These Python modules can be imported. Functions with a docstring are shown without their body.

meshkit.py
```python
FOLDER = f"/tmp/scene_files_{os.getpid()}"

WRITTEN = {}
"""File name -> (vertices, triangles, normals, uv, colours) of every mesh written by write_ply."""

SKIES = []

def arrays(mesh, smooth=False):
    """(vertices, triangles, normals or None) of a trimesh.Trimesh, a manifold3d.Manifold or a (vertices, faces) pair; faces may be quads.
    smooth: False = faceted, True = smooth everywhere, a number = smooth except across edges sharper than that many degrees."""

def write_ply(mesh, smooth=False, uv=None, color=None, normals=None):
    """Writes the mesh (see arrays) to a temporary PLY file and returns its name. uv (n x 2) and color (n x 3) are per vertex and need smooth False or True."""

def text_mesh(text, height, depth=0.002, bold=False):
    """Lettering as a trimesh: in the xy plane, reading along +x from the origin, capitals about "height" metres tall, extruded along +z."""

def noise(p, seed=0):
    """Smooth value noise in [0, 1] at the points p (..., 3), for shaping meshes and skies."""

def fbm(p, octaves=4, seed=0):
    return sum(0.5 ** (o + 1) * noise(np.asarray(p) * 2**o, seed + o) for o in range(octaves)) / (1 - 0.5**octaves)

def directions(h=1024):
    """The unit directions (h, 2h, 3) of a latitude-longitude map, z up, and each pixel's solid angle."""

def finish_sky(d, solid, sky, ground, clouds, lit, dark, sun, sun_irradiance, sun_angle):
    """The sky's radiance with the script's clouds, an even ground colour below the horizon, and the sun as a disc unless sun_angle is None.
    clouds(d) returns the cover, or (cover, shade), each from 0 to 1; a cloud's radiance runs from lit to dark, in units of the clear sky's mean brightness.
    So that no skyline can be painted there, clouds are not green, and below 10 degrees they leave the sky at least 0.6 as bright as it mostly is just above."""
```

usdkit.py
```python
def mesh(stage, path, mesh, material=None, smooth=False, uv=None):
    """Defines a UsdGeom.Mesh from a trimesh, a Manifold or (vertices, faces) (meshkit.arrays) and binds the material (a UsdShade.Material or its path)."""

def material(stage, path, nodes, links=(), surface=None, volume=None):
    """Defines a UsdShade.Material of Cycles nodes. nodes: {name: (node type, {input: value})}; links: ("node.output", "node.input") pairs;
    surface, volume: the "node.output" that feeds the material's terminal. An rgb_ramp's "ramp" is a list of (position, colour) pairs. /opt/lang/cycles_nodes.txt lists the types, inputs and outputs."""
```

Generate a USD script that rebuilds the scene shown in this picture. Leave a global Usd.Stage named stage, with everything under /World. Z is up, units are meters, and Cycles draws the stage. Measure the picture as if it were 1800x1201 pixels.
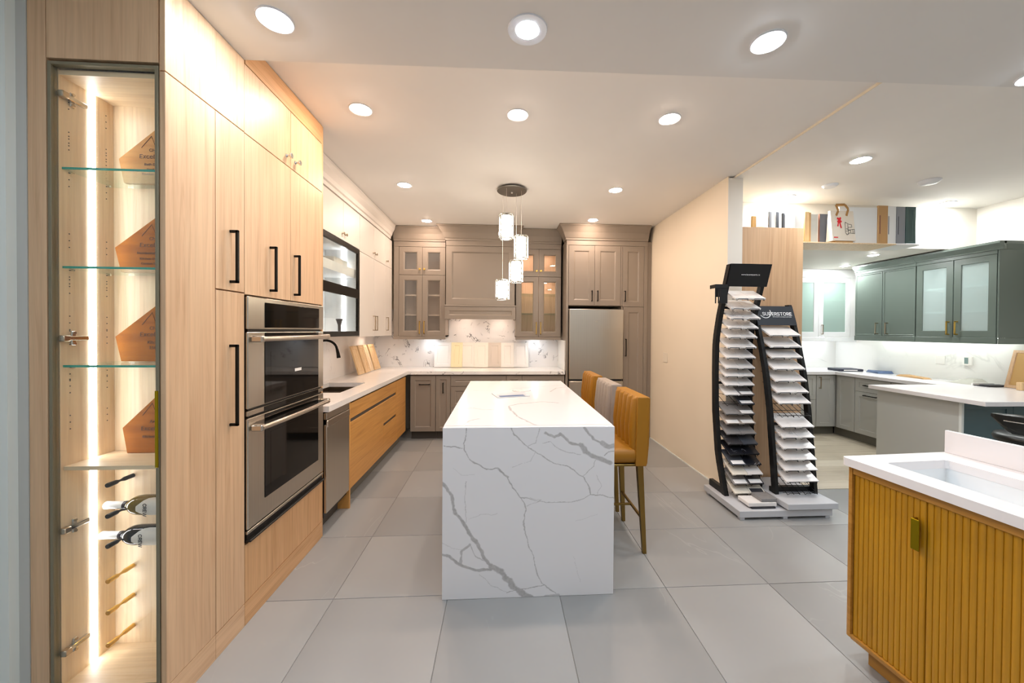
import math, random
import numpy as np, trimesh, usdkit, meshkit
from shapely.geometry import Polygon, box as sbox
from pxr import Usd, UsdGeom, UsdLux, UsdShade, Gf, Sdf

stage = Usd.Stage.CreateInMemory()
UsdGeom.SetStageUpAxis(stage, 'Z'); UsdGeom.SetStageMetersPerUnit(stage, 1.0)
UsdGeom.Xform.Define(stage, '/World'); UsdGeom.Scope.Define(stage, '/World/Looks')
random.seed(7); RNG = np.random.default_rng(7)

# ---------------------------------------------------------------- camera, exposure, light levels
FPX, YAW, PITCH, ROLL, CX, CY, CAMZ = 656.04, 0.0594202, 0.0099367, 0.0066201, 919.236, 587.632, 1.427957
cyw, syw, cp, sp, cr, sr = math.cos(YAW), math.sin(YAW), math.cos(PITCH), math.sin(PITCH), math.cos(ROLL), math.sin(ROLL)
R0 = np.array([cyw, -syw, 0]); FW = np.array([syw*cp, cyw*cp, -sp]); U0 = np.array([syw*sp, cyw*sp, cp])
RT = cr*R0 + sr*U0; UP = cr*U0 - sr*R0
cam = UsdGeom.Camera.Define(stage, '/World/camera')
m = Gf.Matrix4d(1.0)
for i, v in enumerate((RT, UP, -FW)):
    m.SetRow(i, Gf.Vec4d(*map(float, v), 0))
m.SetRow(3, Gf.Vec4d(0, 0, CAMZ, 1))
UsdGeom.Xformable(cam).AddTransformOp().Set(m)
cam.CreateHorizontalApertureAttr(36.0); cam.CreateFocalLengthAttr(FPX/1800*36)
cam.CreateHorizontalApertureOffsetAttr((900-CX)/1800*36); cam.CreateVerticalApertureOffsetAttr((CY-600.5)/1800*36)
cam.CreateClippingRangeAttr(Gf.Vec2f(0.05, 100))
cam.CreateExposureAttr(1.07)
WARM, NEUT, COOL = (1.0, 0.775, 0.63), (.95, 0.97, 0.97), (0.80, 0.89, 1.0)
DOWN_KITCHEN, DOWN_NEAR, DOWN_OTHER, DOWN_FILL = 150.0, 150.0, 190.0, 120.0
PUCK, LED, PENDANT = 48.0, 9.0, 13.0

# ---------------------------------------------------------------- helpers
def lin(h):
    c = np.array([int(h[i:i+2], 16) for i in (1, 3, 5)])/255.0
    return tuple(np.where(c <= .04045, c/12.92, ((c+.055)/1.055)**2.4))
_names = {}
def numbered(parent, name):
    k = _names.get((parent, name), 0); _names[(parent, name)] = k+1
    return f'{parent}/{name}' if k == 0 else f'{parent}/{name}_{k:03d}'
class Node:
    def __init__(s, path, inv): s.path, s.inv, s.prim = path, inv, stage.GetPrimAtPath(path)
def tags(prim, label=None, cat=None, group=None, kind=None):
    for k, v in (('label', label), ('category', cat), ('group', group), ('kind', kind)):
        if v: prim.SetCustomDataByKey(k, v)
def thing(name, label, cat, loc=(0, 0, 0), rotz=0.0, group=None, kind=None):
    p = numbered('/World', name)
    x = UsdGeom.Xform.Define(stage, p)
    x.AddTranslateOp().Set(Gf.Vec3d(*map(float, loc)))
    if rotz: x.AddRotateZOp().Set(math.degrees(rotz))
    tags(x.GetPrim(), label, cat, group, kind)
    c, s = math.cos(rotz), math.sin(rotz)
    M = np.eye(4); M[:3, :3] = [[c, -s, 0], [s, c, 0], [0, 0, 1]]; M[:3, 3] = loc
    return Node(p, np.linalg.inv(M))
def structure(name, label=None, loc=(0, 0, 0)):
    return thing(name, label, None, loc, kind='structure')
def cat(ms):
    ms = [x for x in ms if x is not None]
    return ms[0] if len(ms) == 1 else trimesh.util.concatenate(ms)
def put(parent, name, mesh, mat, smooth=False, label=None, kind=None, local=False):
    if isinstance(mesh, (list, tuple)): mesh = cat(mesh)
    mesh = mesh.copy()
    if not local: mesh.apply_transform(parent.inv)
    p = numbered(parent.path, name)
    usdkit.mesh(stage, p, mesh, MAT[mat], smooth=smooth)
    tags(stage.GetPrimAtPath(p), label, None, None, kind)
    return Node(p, parent.inv)
def single(name, mesh, mat, label, catg, loc, smooth=False, group=None, kind=None):
    """a thing that is one mesh: an Xform holding its body"""
    t = thing(name, label, catg, loc, 0, group, kind)
    put(t, 'body', mesh, mat, smooth)
    return t
def box(x0, x1, y0, y1, z0, z1, b=0.0):
    if x1 < x0: x0, x1 = x1, x0
    if y1 < y0: y0, y1 = y1, y0
    if z1 < z0: z0, z1 = z1, z0
    b = min(b, .45*(x1-x0), .45*(y1-y0), .45*(z1-z0))
    if b <= 0:
        m = trimesh.creation.box((x1-x0, y1-y0, z1-z0)); m.apply_translation(((x0+x1)/2, (y0+y1)/2, (z0+z1)/2)); return m
    P = []
    for X, dx in ((x0, b), (x1, -b)):
        for Y, dy in ((y0, b), (y1, -b)):
            for Z, dz in ((z0, b), (z1, -b)):
                P += [(X, Y+dy, Z+dz), (X+dx, Y, Z+dz), (X+dx, Y+dy, Z)]
    return trimesh.convex.convex_hull(np.array(P))
_ICO = trimesh.creation.icosphere(1).vertices
def rbox(x0, x1, y0, y1, z0, z1, r):
    r = min(r, .49*(x1-x0), .49*(y1-y0), .49*(z1-z0))
    P = [(_ICO*r)+np.array([X, Y, Z]) for X in (x0+r, x1-r) for Y in (y0+r, y1-r) for Z in (z0+r, z1-r)]
    return trimesh.convex.convex_hull(np.vstack(P))
def hullpts(P): return trimesh.convex.convex_hull(np.array(P, float))
def cyl(p0, p1, r, n=12):
    return trimesh.creation.cylinder(radius=r, segment=np.array([p0, p1], float), sections=n)
def lathe(prof, n=32, at=(0, 0, 0)):
    m = trimesh.creation.revolve(np.array(prof, float), sections=n); m.apply_translation(at); return m
def tube(pts, r, n=8):
    pts = np.array(pts, float); out = []
    up = np.array([0, 0, 1.0]); rings = []
    for i in range(len(pts)):
        t = pts[min(i+1, len(pts)-1)]-pts[max(i-1, 0)]; t /= np.linalg.norm(t)
        a = np.cross(t, up if abs(t[2]) < .9 else [1, 0, 0]); a /= np.linalg.norm(a); b = np.cross(t, a)
        rr = r[i] if np.ndim(r) else r
        ang = np.linspace(0, 2*math.pi, n, endpoint=False)
        rings.append(pts[i]+rr*(np.cos(ang)[:, None]*a+np.sin(ang)[:, None]*b))
    V = np.vstack(rings+[pts[:1], pts[-1:]]); F = []
    for i in range(len(pts)-1):
        for k in range(n):
            a, b2 = i*n+k, i*n+(k+1) % n
            F += [(a, b2, b2+n), (a, b2+n, a+n)]
    c0, c1, L = len(V)-2, len(V)-1, (len(pts)-1)*n
    for k in range(n):
        F += [(c0, (k+1) % n, k), (c1, L+k, L+(k+1) % n)]
    return trimesh.Trimesh(V, F, process=False)
def extr(poly, h, z=0):
    m = trimesh.creation.extrude_polygon(poly if isinstance(poly, Polygon) else Polygon(poly), h, engine='earcut'); m.apply_translation((0, 0, z)); return m
def frame(o, ex, ey, ez=(0, 0, 1)):
    M = np.eye(4); M[:3, 0], M[:3, 1], M[:3, 2], M[:3, 3] = ex, ey, ez, o; return M
def FRONT(x, y, z=0): return frame((x, y, z), (1, 0, 0), (0, 1, 0))       # local x right, y into the wall
def LEFT(X, y, z=0): return frame((X, y, z), (0, 1, 0), (-1, 0, 0))        # a run on the left, facing +x
def RIGHT(X, y, z=0): return frame((X, y, z), (0, -1, 0), (1, 0, 0))       # a run on the right, facing -x
def tf(M, m):
    m = m.copy(); m.apply_transform(M); return m
def door_mesh(x0, x1, z0, z1, t=.02, fw=.06, bev=.012, rec=.009, glass=False, flat=False):
    """front at y=0 facing -y; a frame with a sloped inner edge and a sunk panel (or an opening)"""
    e = .0018
    L = [(0, t), (0, e), (e, 0)]
    if not flat: L += [(fw, 0), (fw+bev*.35, rec*.25), (fw+bev, rec)]
    if glass: L += [(fw+bev, t), (0, t)]
    V, F = [], []
    for d, y in L:
        V += [(x0+d, y, z0+d), (x1-d, y, z0+d), (x1-d, y, z1-d), (x0+d, y, z1-d)]
    for i in range(len(L)-1):
        for k in range(4):
            a, b = 4*i+k, 4*i+(k+1) % 4
            F += [(a, b, b+4), (a, b+4, a+4)]
    n = 4*(len(L)-1)
    if not glass: F += [(n, n+1, n+2), (n, n+2, n+3), (0, 2, 1), (0, 3, 2)]
    return trimesh.Trimesh(V, F, process=False)
def bar_handle(x, z, L, vertical=True, r=.005, proj=.03, square=True):
    h = L/2
    def seg(a, b):
        lo, hi = np.minimum(a, b), np.maximum(a, b)
        return box(lo[0]-r, hi[0]+r, lo[1]-r, hi[1]+r, lo[2]-r, hi[2]+r, r*.3) if square else cyl(a, b, r, 10)
    d = np.array([0, 0, 1.0]) if vertical else np.array([1.0, 0, 0])
    c = np.array([x, -proj, z]); a, b = c-d*h, c+d*h
    o = np.array([0, proj, 0.0])
    return cat([seg(a, b)]+[seg(p, p+o) for p in (a+d*(0 if square else .012), b-d*(0 if square else .012))])
def knob(x, z, r=.013, proj=.026):
    k = lathe([(0, 0), (r*.8, 0), (r*.45, .006), (r*.4, proj*.5), (r, proj*.7), (r, proj*.95), (r*.8, proj), (0, proj)], 16)
    k.apply_transform(trimesh.transformations.rotation_matrix(math.pi/2, (1, 0, 0))); k.apply_translation((x, 0, z)); return k
def crown(x0, x1, y0, yb, z0, z1, p, left=True, right=True):
    prof = [(0, 0), (.012, 0), (.014, .02), (.022, .03), (p*.45, .5*(z1-z0)), (p*.8, z1-z0-.035), (p*.92, z1-z0-.02), (p, z1-z0-.015), (p, z1-z0)]
    V, F = [], []
    for d, z in prof:
        V += [(x0-d*left, yb, z0+z), (x0-d*left, y0-d, z0+z), (x1+d*right, y0-d, z0+z), (x1+d*right, yb, z0+z)]
    n = len(prof)
    for i in range(n-1):
        for k in range(4):
            a, b = 4*i+k, 4*i+(k+1) % 4
            F += [(a, b, b+4), (a, b+4, a+4)]
    k = 4*(n-1); F += [(0, 2, 1), (0, 3, 2), (k, k+1, k+2), (k, k+2, k+3)]
    return trimesh.Trimesh(V, F, process=False)

# ---------------------------------------------------------------- materials
MAT = {}
def material(name, nodes, links=(), surface='p.BSDF'):
    MAT[name] = usdkit.material(stage, '/World/Looks/'+name, nodes, links, surface=surface)
def plain(name, col, rough=.5, metal=0.0, spec=.5, coat=0.0, **kw):
    c = lin(col) if isinstance(col, str) else col
    material(name, {'p': ('principled_bsdf', dict(base_color=c, roughness=rough, metallic=metal, specular_ior_level=spec, coat_weight=coat, **kw))})
def painted(name, col, rough=.45, amp=.01, scale=3.0):
    """paint with the faintest unevenness"""
    c = np.array(lin(col))
    material(name, {'g': ('geometry', {}), 'n': ('noise_texture', dict(scale=scale, detail=3.0)),
                    'r': ('rgb_ramp', dict(ramp=[(0.3, tuple(c*(1-amp))), (0.7, tuple(np.minimum(c*(1+amp), 1)))])),
                    'p': ('principled_bsdf', dict(roughness=rough))},
             [('g.position', 'n.vector'), ('n.fac', 'r.fac'), ('r.color', 'p.base_color')])
def wood(name, light, dark, axis='z', rough=.42, contrast=.95, density=1.0, spec=.5):
    a, b = np.array(lin(light)), np.array(lin(dark)); b = a+(b-a)*contrast
    sc = {'x': (1.1, 26, 26), 'y': (26, 1.1, 26), 'z': (26, 26, 1.1)}[axis]
    sf = {'x': (2.5, 110, 110), 'y': (110, 2.5, 110), 'z': (110, 110, 2.5)}[axis]
    sc = tuple(np.array(sc)*density)
    material(name, {'t': ('texture_coordinate', {}), 'o': ('object_info', {}),
                    'add': ('vector_math', dict(math_type='add')), 'm': ('mapping', dict(scale=sc)), 'm2': ('mapping', dict(scale=sf)),
                    'n': ('noise_texture', dict(scale=1.0, detail=4.0, roughness=.6, distortion=1.3)),
                    'n2': ('noise_texture', dict(scale=1.0, detail=2.0)),
                    'r': ('rgb_ramp', dict(ramp=[(.25, tuple(b)), (.45, tuple(a*.7+b*.3)), (.6, tuple(a)), (.8, tuple(np.minimum(a*1.06, 1)))])),
                    'r2': ('rgb_ramp', dict(ramp=[(.3, (.91,)*3), (.6, (1.0,)*3)])),
                    'x': ('mix', dict(mix_type='multiply', fac=.8)),
                    'bp': ('bump', dict(strength=.06, distance=.002)),
                    'p': ('principled_bsdf', dict(roughness=rough, specular_ior_level=spec))},
             [('t.object', 'm.vector'), ('t.object', 'm2.vector'), ('m.vector', 'n.vector'), ('m2.vector', 'n2.vector'), ('n.fac', 'r.fac'), ('n2.fac', 'r2.fac'),
              ('r.color', 'x.color1'), ('r2.color', 'x.color2'), ('x.color', 'p.base_color'), ('n2.fac', 'bp.height'), ('bp.normal', 'p.normal')])
def steel(name, col, rough=.3, axis='z'):
    sf = {'x': (2, 300, 300), 'y': (300, 2, 300), 'z': (300, 300, 2)}[axis]
    c = np.array(lin(col))
    material(name, {'t': ('texture_coordinate', {}), 'm': ('mapping', dict(scale=sf)), 'n': ('noise_texture', dict(scale=1.0, detail=2.0)),
                    'r': ('map_range', dict(from_min=.2, from_max=.8, to_min=rough-.004, to_max=rough+.006)),
                    'p': ('principled_bsdf', dict(base_color=tuple(c), metallic=1.0))},
             [('t.object', 'm.vector'), ('m.vector', 'n.vector'), ('n.fac', 'r.value'), ('r.result', 'p.roughness')])
def emit(name, col, strength):
    material(name, {'e': ('emission', dict(color=col, strength=strength))}, surface='e.emission')
def pane(name, tint=(.96, .98, .97), ior=1.5, rough=0.0):
    material(name, {'f': ('layer_weight', dict(blend=.5)), 'pw': ('math', dict(math_type='power', value2=4.0)), 'mr': ('map_range', dict(to_min=.03, to_max=.6, clamp=True)),
                    'a': ('transparent_bsdf', dict(color=tint)), 'b': ('glossy_bsdf', dict(color=(1, 1, 1), roughness=rough)), 'x': ('mix_closure', {})},
             [('f.facing', 'pw.value1'), ('pw.value', 'mr.value'), ('mr.result', 'x.fac'), ('a.BSDF', 'x.closure1'), ('b.BSDF', 'x.closure2')], surface='x.closure')
def frosted(name, tint, dif, k=.5):
    material(name, {'f': ('layer_weight', dict(blend=.5)), 'pw': ('math', dict(math_type='power', value2=4.0)), 'mr': ('map_range', dict(to_min=.04, to_max=.6, clamp=True)), 'a': ('transparent_bsdf', dict(color=tint)), 'd': ('translucent_bsdf', dict(color=dif)), 'd2': ('diffuse_bsdf', dict(color=dif)),
                    'y': ('mix_closure', dict(fac=.8)), 'z': ('mix_closure', dict(fac=k)), 'b': ('glossy_bsdf', dict(color=(1, 1, 1), roughness=.03)), 'x': ('mix_closure', {})},
             [('d.BSDF', 'y.closure1'), ('d2.BSDF', 'y.closure2'), ('a.BSDF', 'z.closure1'), ('y.closure', 'z.closure2'), ('f.facing', 'pw.value1'), ('pw.value', 'mr.value'), ('mr.result', 'x.fac'), ('z.closure', 'x.closure1'), ('b.BSDF', 'x.closure2')], surface='x.closure')
def stone(name, base, vein, scale=2.0, width=.012, rough=.25, mask=.5, cloud=.06, amount=.8, stretch=(1, 1, 1), turn=0.0):
    """pale slab with thin broken veins: level lines of distorted noise, shown only in patches"""
    b, v = np.array(lin(base)), lin(vein)
    material(name, {'g': ('geometry', {}), 'o': ('object_info', {}), 'k': ('vector_math', dict(math_type='scale', scale=37.0)), 'mp': ('mapping', dict(scale=stretch, rotation=(0, 0, turn))),
                    'cb': ('combine_xyz', {}), 'add': ('vector_math', dict(math_type='add')),
                    'n': ('noise_texture', dict(scale=scale, detail=4.0, roughness=.62, distortion=.7)),
                    'mk': ('noise_texture', dict(scale=scale*1.7, detail=1.0)),
                    's': ('math', dict(math_type='subtract', value2=.5)), 'ab': ('math', dict(math_type='absolute')),
                    'lr': ('map_range', dict(from_min=0.0, from_max=width, to_min=1.0, to_max=0.0, clamp=True)),
                    'mr': ('map_range', dict(from_min=mask, from_max=mask+.12, to_min=0.0, to_max=amount, clamp=True)),
                    'mu': ('math', dict(math_type='multiply')), 'cl': ('noise_texture', dict(scale=scale*.6, detail=2.5)),
                    'cr': ('rgb_ramp', dict(ramp=[(.3, tuple(b*(1-cloud))), (.7, tuple(np.minimum(b*(1+cloud), 1)))])),
                    'x': ('mix', dict(color2=v)), 'p': ('principled_bsdf', dict(roughness=rough))},
             [('o.random', 'cb.x'), ('o.random', 'cb.y'), ('cb.vector', 'k.vector1'), ('g.position', 'mp.vector'), ('mp.vector', 'add.vector1'), ('k.vector', 'add.vector2'),
              ('add.vector', 'n.vector'), ('add.vector', 'mk.vector'), ('add.vector', 'cl.vector'), ('n.fac', 's.value1'), ('s.value', 'ab.value1'), ('ab.value', 'lr.value'),
              ('mk.fac', 'mr.value'), ('lr.result', 'mu.value1'), ('mr.result', 'mu.value2'), ('mu.value', 'x.fac'), ('cl.fac', 'cr.fac'), ('cr.color', 'x.color1'), ('x.color', 'p.base_color')])
painted('white_wall', '#e9e4da', .6); painted('cream_wall', '#ecdfc9', .6); painted('ceiling_paint', '#f0ede8', .7, .01); painted('near_ceiling_shaded', '#e5e3df', .7, .01); painted('near_wall_paint', '#cdd4d8', .6)  # near ceiling: white greyed down, its dimmer light put into the colour
painted('trim_white', '#e8ece6', .5); painted('grey_jamb', '#c4c4bf', .6)
wood('oak', '#dcb892', '#c49b76'); wood('oak_x', '#dcb892', '#c49b76', 'x'); wood('oak_y', '#dcb892', '#c49b76', 'y')
wood('oak_pale', '#ecd3ae', '#d6b488'); wood('oak_pale_x', '#ecd3ae', '#d6b488', 'x')
wood('oak_warm', '#d6a97a', '#bd8e5e'); wood('oak_warm_y', '#d6a97a', '#bd8e5e', 'y'); wood('honey_y', '#d39a52', '#b77f3c', 'y', .4); wood('honey_z', '#d39a52', '#b77f3c', 'z', .4)
wood('vanity_wood', '#c48d17', '#ab750a', 'z', .38, density=.8); wood('vanity_rail', '#c28b3c', '#a67226', 'y', .35)
wood('panel_wood', '#d1ac86', '#b78f69', 'z', .5, density=.55); wood('inner_wood', '#dcb492', '#c79b77', 'z', .5); wood('sample_wood', '#e7c596', '#d3a973', 'z', .5)
wood('plank', '#cfc3ae', '#b5a78f', 'x', .45, density=.7); wood('plank_light', '#dacfbb', '#c2b59d', 'x', .45, density=.7)
wood('award_wood', '#b0670f', '#8a4c08', 'x', .6, density=.6, spec=.12); wood('award_pale', '#d09a5c', '#b97f42', 'x', .6, density=.6, spec=.12)
plain('engraving', '#5a3310', .6)
painted('pale_lining', '#d6cabd', .5); painted('taupe', '#8f8376', .42); painted('white_paint', '#dfd8cf', .4); painted('crisp_white', '#eef0f0', .4); painted('green_paint', '#66726a', .4)
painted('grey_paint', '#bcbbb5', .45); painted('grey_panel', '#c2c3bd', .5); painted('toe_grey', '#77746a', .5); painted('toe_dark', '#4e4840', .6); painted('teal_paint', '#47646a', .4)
plain('black_metal', '#17140f', .38, .6); plain('gold', '#e2bb62', .3, .9); plain('brass_green', '#a08818', .25, 1.0); plain('bronze', '#8d7440', .36, 1.0); plain('nickel', '#c9b9a3', .25, 1.0)
plain('chrome', '#d5d5d3', .12, 1.0); plain('door_bronze', '#847b64', .4, .25); plain('canopy_grey', '#8e8c88', .3, .9)
steel('steel_y', '#b9b2a6', .28, 'y'); steel('steel_z', '#c9c2b6', .3, 'z'); steel('steel_x', '#b5b0a8', .3, 'x'); plain('handle_steel', '#cfc6bb', .25, 1.0)
plain('black_glass', '#080808', .04, 0, .35); plain('oven_black', '#0a0908', .4); plain('sink_steel', '#8c8070', .35, 1.0)
plain('rack_black', '#121212', .45, .2); plain('sign_black', '#111113', .4); plain('sign_slate', '#262b33', .45); plain('white_print', '#f2f2f2', .6)
plain('base_grey', '#c5c7cb', .5); plain('wire_black', '#0d0d0e', .4, .5)
plain('label_white', '#f4f3f0', .6); plain('label_dark', '#2a2a30', .6)
plain('leather_gold', '#a26d12', .45); plain('leather_taupe', '#a3968a', .5); plain('leather_black', '#171a1a', .35)
plain('quartz_white', '#f0eceb', .18); plain('cord_clear', '#d8cfc4', .3); plain('rubber', '#1c1c1e', .6)
plain('ring_white', '#dfe1e4', .3); plain('plate_white', '#eeebe4', .4); plain('plate_cream', '#eadfcb', .5); plain('lcd', '#7f9491', .3)
plain('folder_navy', '#2c2f3f', .5); plain('folder_blue', '#5a6f93', .5); plain('paper', '#eeece6', .7); plain('paper_grey', '#c9cdd2', .3); plain('kraft', '#a87c45', .7); plain('bag_cream', '#ddd3c4', .7)
plain('ribbon_red', '#d31f2b', .5); plain('ink', '#3a3a3c', .6); plain('cork', '#c9a063', .7); plain('bag_grey', '#c7c4b8', .6); plain('sill_white', '#e9e9e7', .4)
for i, c in enumerate(['#f1efec', '#f0e2b6', '#f2ece0', '#f6eddf', '#dccfc0', '#f3ece2', '#eae5de']): plain(f'sample_paint_{i}', c, .45)
plain('sample_grey', '#8f9298', .5); plain('sample_light', '#eceeee', .45); plain('sample_slate', '#5d6068', .5); plain('sample_tan', '#c49a66', .5); plain('sample_dkgreen', '#3f5a58', .35)
plain('sample_cool', '#dfe3e6', .45); plain('sample_red', '#8a5a48', .5)
plain('wine_white', '#7a6510', .06, 0, .4, transmission_weight=.2); plain('wine_dark', '#0c0f10', .08, 0, .35); plain('capsule', '#f0f0ee', .35); plain('capsule_band', '#2c2430', .3)
pane('glass'); pane('glass_dark', (.85, .9, .9)); pane('door_glass', (.97, .98, .97), 1.35)
plain('shelf_edge', '#2fa08c', .1); pane('shelf_glass', (.90, .97, .95), 1.5)
frosted('frost_green', (.80, .92, .87), (.70, .86, .80), .5); frosted('frost_blue', (.86, .95, .94), (.78, .90, .88), .5)
frosted('cab_glass', (.93, .92, .9), (.75, .73, .7), .08)
emit('lamp_kitchen', WARM, DOWN_KITCHEN); emit('lamp_near', COOL, DOWN_NEAR); emit('lamp_fill', COOL, DOWN_FILL); emit('lamp_other', NEUT, DOWN_OTHER)
emit('puck_warm', WARM, PUCK); emit('puck_bright', WARM, 1.3*PUCK); emit('puck_cool', (.85, .92, 1), PUCK); emit('led', (.97, .97, 1.0), LED); emit('led_soft', (.95, .95, 1.0), 9.0); emit('bulb', (1, .86, .72), PENDANT)
emit('under_led', (.93, 1, .97), 10.0)
stone('quartz_soft', '#f0ebe6', '#cfc7be', 1.6, .012, .15, .52, .02, .6)
stone('splash_marble', '#efece9', '#3f3e44', 4.2, .022, .22, .51, .03, .9); stone('splash_soft', '#f1f0ea', '#d2d2cb', 1.8, .03, .25, .5, .03, .5)
stone('slab_white', '#eeebe8', '#d5d2cf', 5, .02, .2, .5, .03, .5); stone('slab_grey', '#8d8b8a', '#6e6c6c', 9, .03, .25, .45, .08, .5); stone('slab_taupe', '#b5aaa0', '#958a80', 8, .03, .25, .45, .06, .4)
stone('slab_dark', '#3e3d40', '#8d8c8c', 8, .02, .2, .5, .1, .7); stone('slab_black', '#1d1e24', '#9b9ca2', 6, .02, .2, .52, .1, .8); stone('slab_slate', '#4a4e56', '#3c4047', 7, .02, .25, .5, .08, .5)
stone('slab_cream', '#e6dfd0', '#b9ad97', 9, .03, .25, .5, .05, .5); stone('slab_vein', '#ece9e6', '#6f6c74', 9, .025, .2, .46, .03, .8)
for i, c in enumerate(['#9c9c9a', '#999997', '#9f9f9d', '#979795']): stone(f'tile_{i}', c, '#c0bfbb', 1.5, .006, .38, .52, .13, .28, (1.0, .45, 1), .7)
plain('grout', '#8d8b86', .8)
material('vein_marble', {'a': ('attribute', dict(attribute='vein')), 'g': ('geometry', {}), 'n': ('noise_texture', dict(scale=60.0, detail=3.0)),
                         'mr': ('map_range', dict(from_min=.25, from_max=.75, to_min=.65, to_max=1.0, clamp=True)), 'mu': ('math', dict(math_type='multiply')),
                         'x': ('mix', dict(color1=lin('#e9e7e8'), color2=lin('#979390'))), 'p': ('principled_bsdf', dict(roughness=.16))},
         [('g.position', 'n.vector'), ('n.fac', 'mr.value'), ('a.fac', 'mu.value1'), ('mr.result', 'mu.value2'), ('mu.value', 'x.fac'), ('x.color', 'p.base_color')])

# ---------------------------------------------------------------- the room
ZN, ZK, ZO, ZS = 2.70, 2.81, 2.795, 2.345     # near ceiling, kitchen ceiling, side room ceiling, soffit over the second kitchen
YSTEP = 1.84
fl = structure('floor', 'large grey stone-look porcelain floor tiles with thin grout lines')
put(fl, 'grout_bed', box(-3.0, 5.3, -3, 5.6, -.1, -.0035), 'grout')
S, X0, Y0 = .6, -.87475, 2.01632
for i in range(-2, 8):
    for j in range(-6, 7):
        x, y = X0+i*S, Y0+j*S
        x1, y1 = x+S, y+S
        if y >= 5.4 or x1 < -1.9: continue
        if x1 > 2.145 and y1 > 3.22:
            if x >= 2.145 and y >= 3.2: continue
            if x >= 2.1: y1 = min(y1, 3.215)
            elif y >= 3.2: x1 = min(x1, 2.15)
        g = .0016
        put(fl, 'tile', box(x+g, x1-g, y+g, y1-g, -.012, 0, .0012), f'tile_{(i*7+j*3) % 4}')
f2 = structure('floor', 'pale oak-look vinyl planks in the second kitchen')
put(f2, 'underlay', box(2.14, 5.3, 3.215, 5.6, -.003, -.0025), 'grout')
yy, k = 3.217, 0
while yy < 5.0:
    xx = 2.15-((k*.47) % 1.2)
    while xx < 5.2:
        a, b = max(xx, 2.15), min(xx+1.2, 5.2)
        if b-a > .03: put(f2, 'plank', box(a+.0008, b-.0008, yy+.0008, yy+.1792, -.0025, .004, .0012), random.choice(['plank', 'plank_light']))
        xx += 1.2
    yy += .18; k += 1

def cbox(name, x0, x1, y0, y1, z0, z1, mat, label):
    t = structure(name, label); put(t, 'slab', box(x0, x1, y0, y1, z0, z1), mat); return t
c1 = structure('ceiling', 'lower flat white ceiling nearest the camera, ending in a straight step')
put(c1, 'slab', extr([(-3, -3), (5.4, -3), (5.4, 1.735), (-1.217, 1.855), (-3, 1.855)], .45, ZN), 'near_ceiling_shaded')
cbox('ceiling', -3, 2.07, 1.70, 5.7, ZK, ZK+.3, 'ceiling_paint', 'higher warm-lit ceiling over the main kitchen')
cbox('ceiling', 2.07, 5.4, 1.70, 5.7, ZO, ZO+.3, 'ceiling_paint', 'ceiling of the side room beyond the right partition')
cs = structure('ceiling', 'dropped soffit over the second kitchen with a tall white face')
put(cs, 'soffit', box(2.145, 5.2, 3.8, 5.5, ZS, ZO+.1), 'white_wall')
cbox('wall_back', -1.95, 2.0, 5.475, 5.65, 0, 3, 'cream_wall', 'back wall of the main kitchen behind the grey cabinets')
cbox('wall_back', 2.15, 5.4, 5.5, 5.65, 0, 3, 'white_wall', 'back wall of the second kitchen')
cbox('wall_left', -1.95, -1.82, 1.66, 5.65, 0, 3, 'cream_wall', 'left wall behind the sink run')
cbox('wall_left', -2.2, -1.745, -3, 1.425, 0, 3, 'near_wall_paint', 'cool grey wall at the left edge beside the display cabinet')
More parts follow.
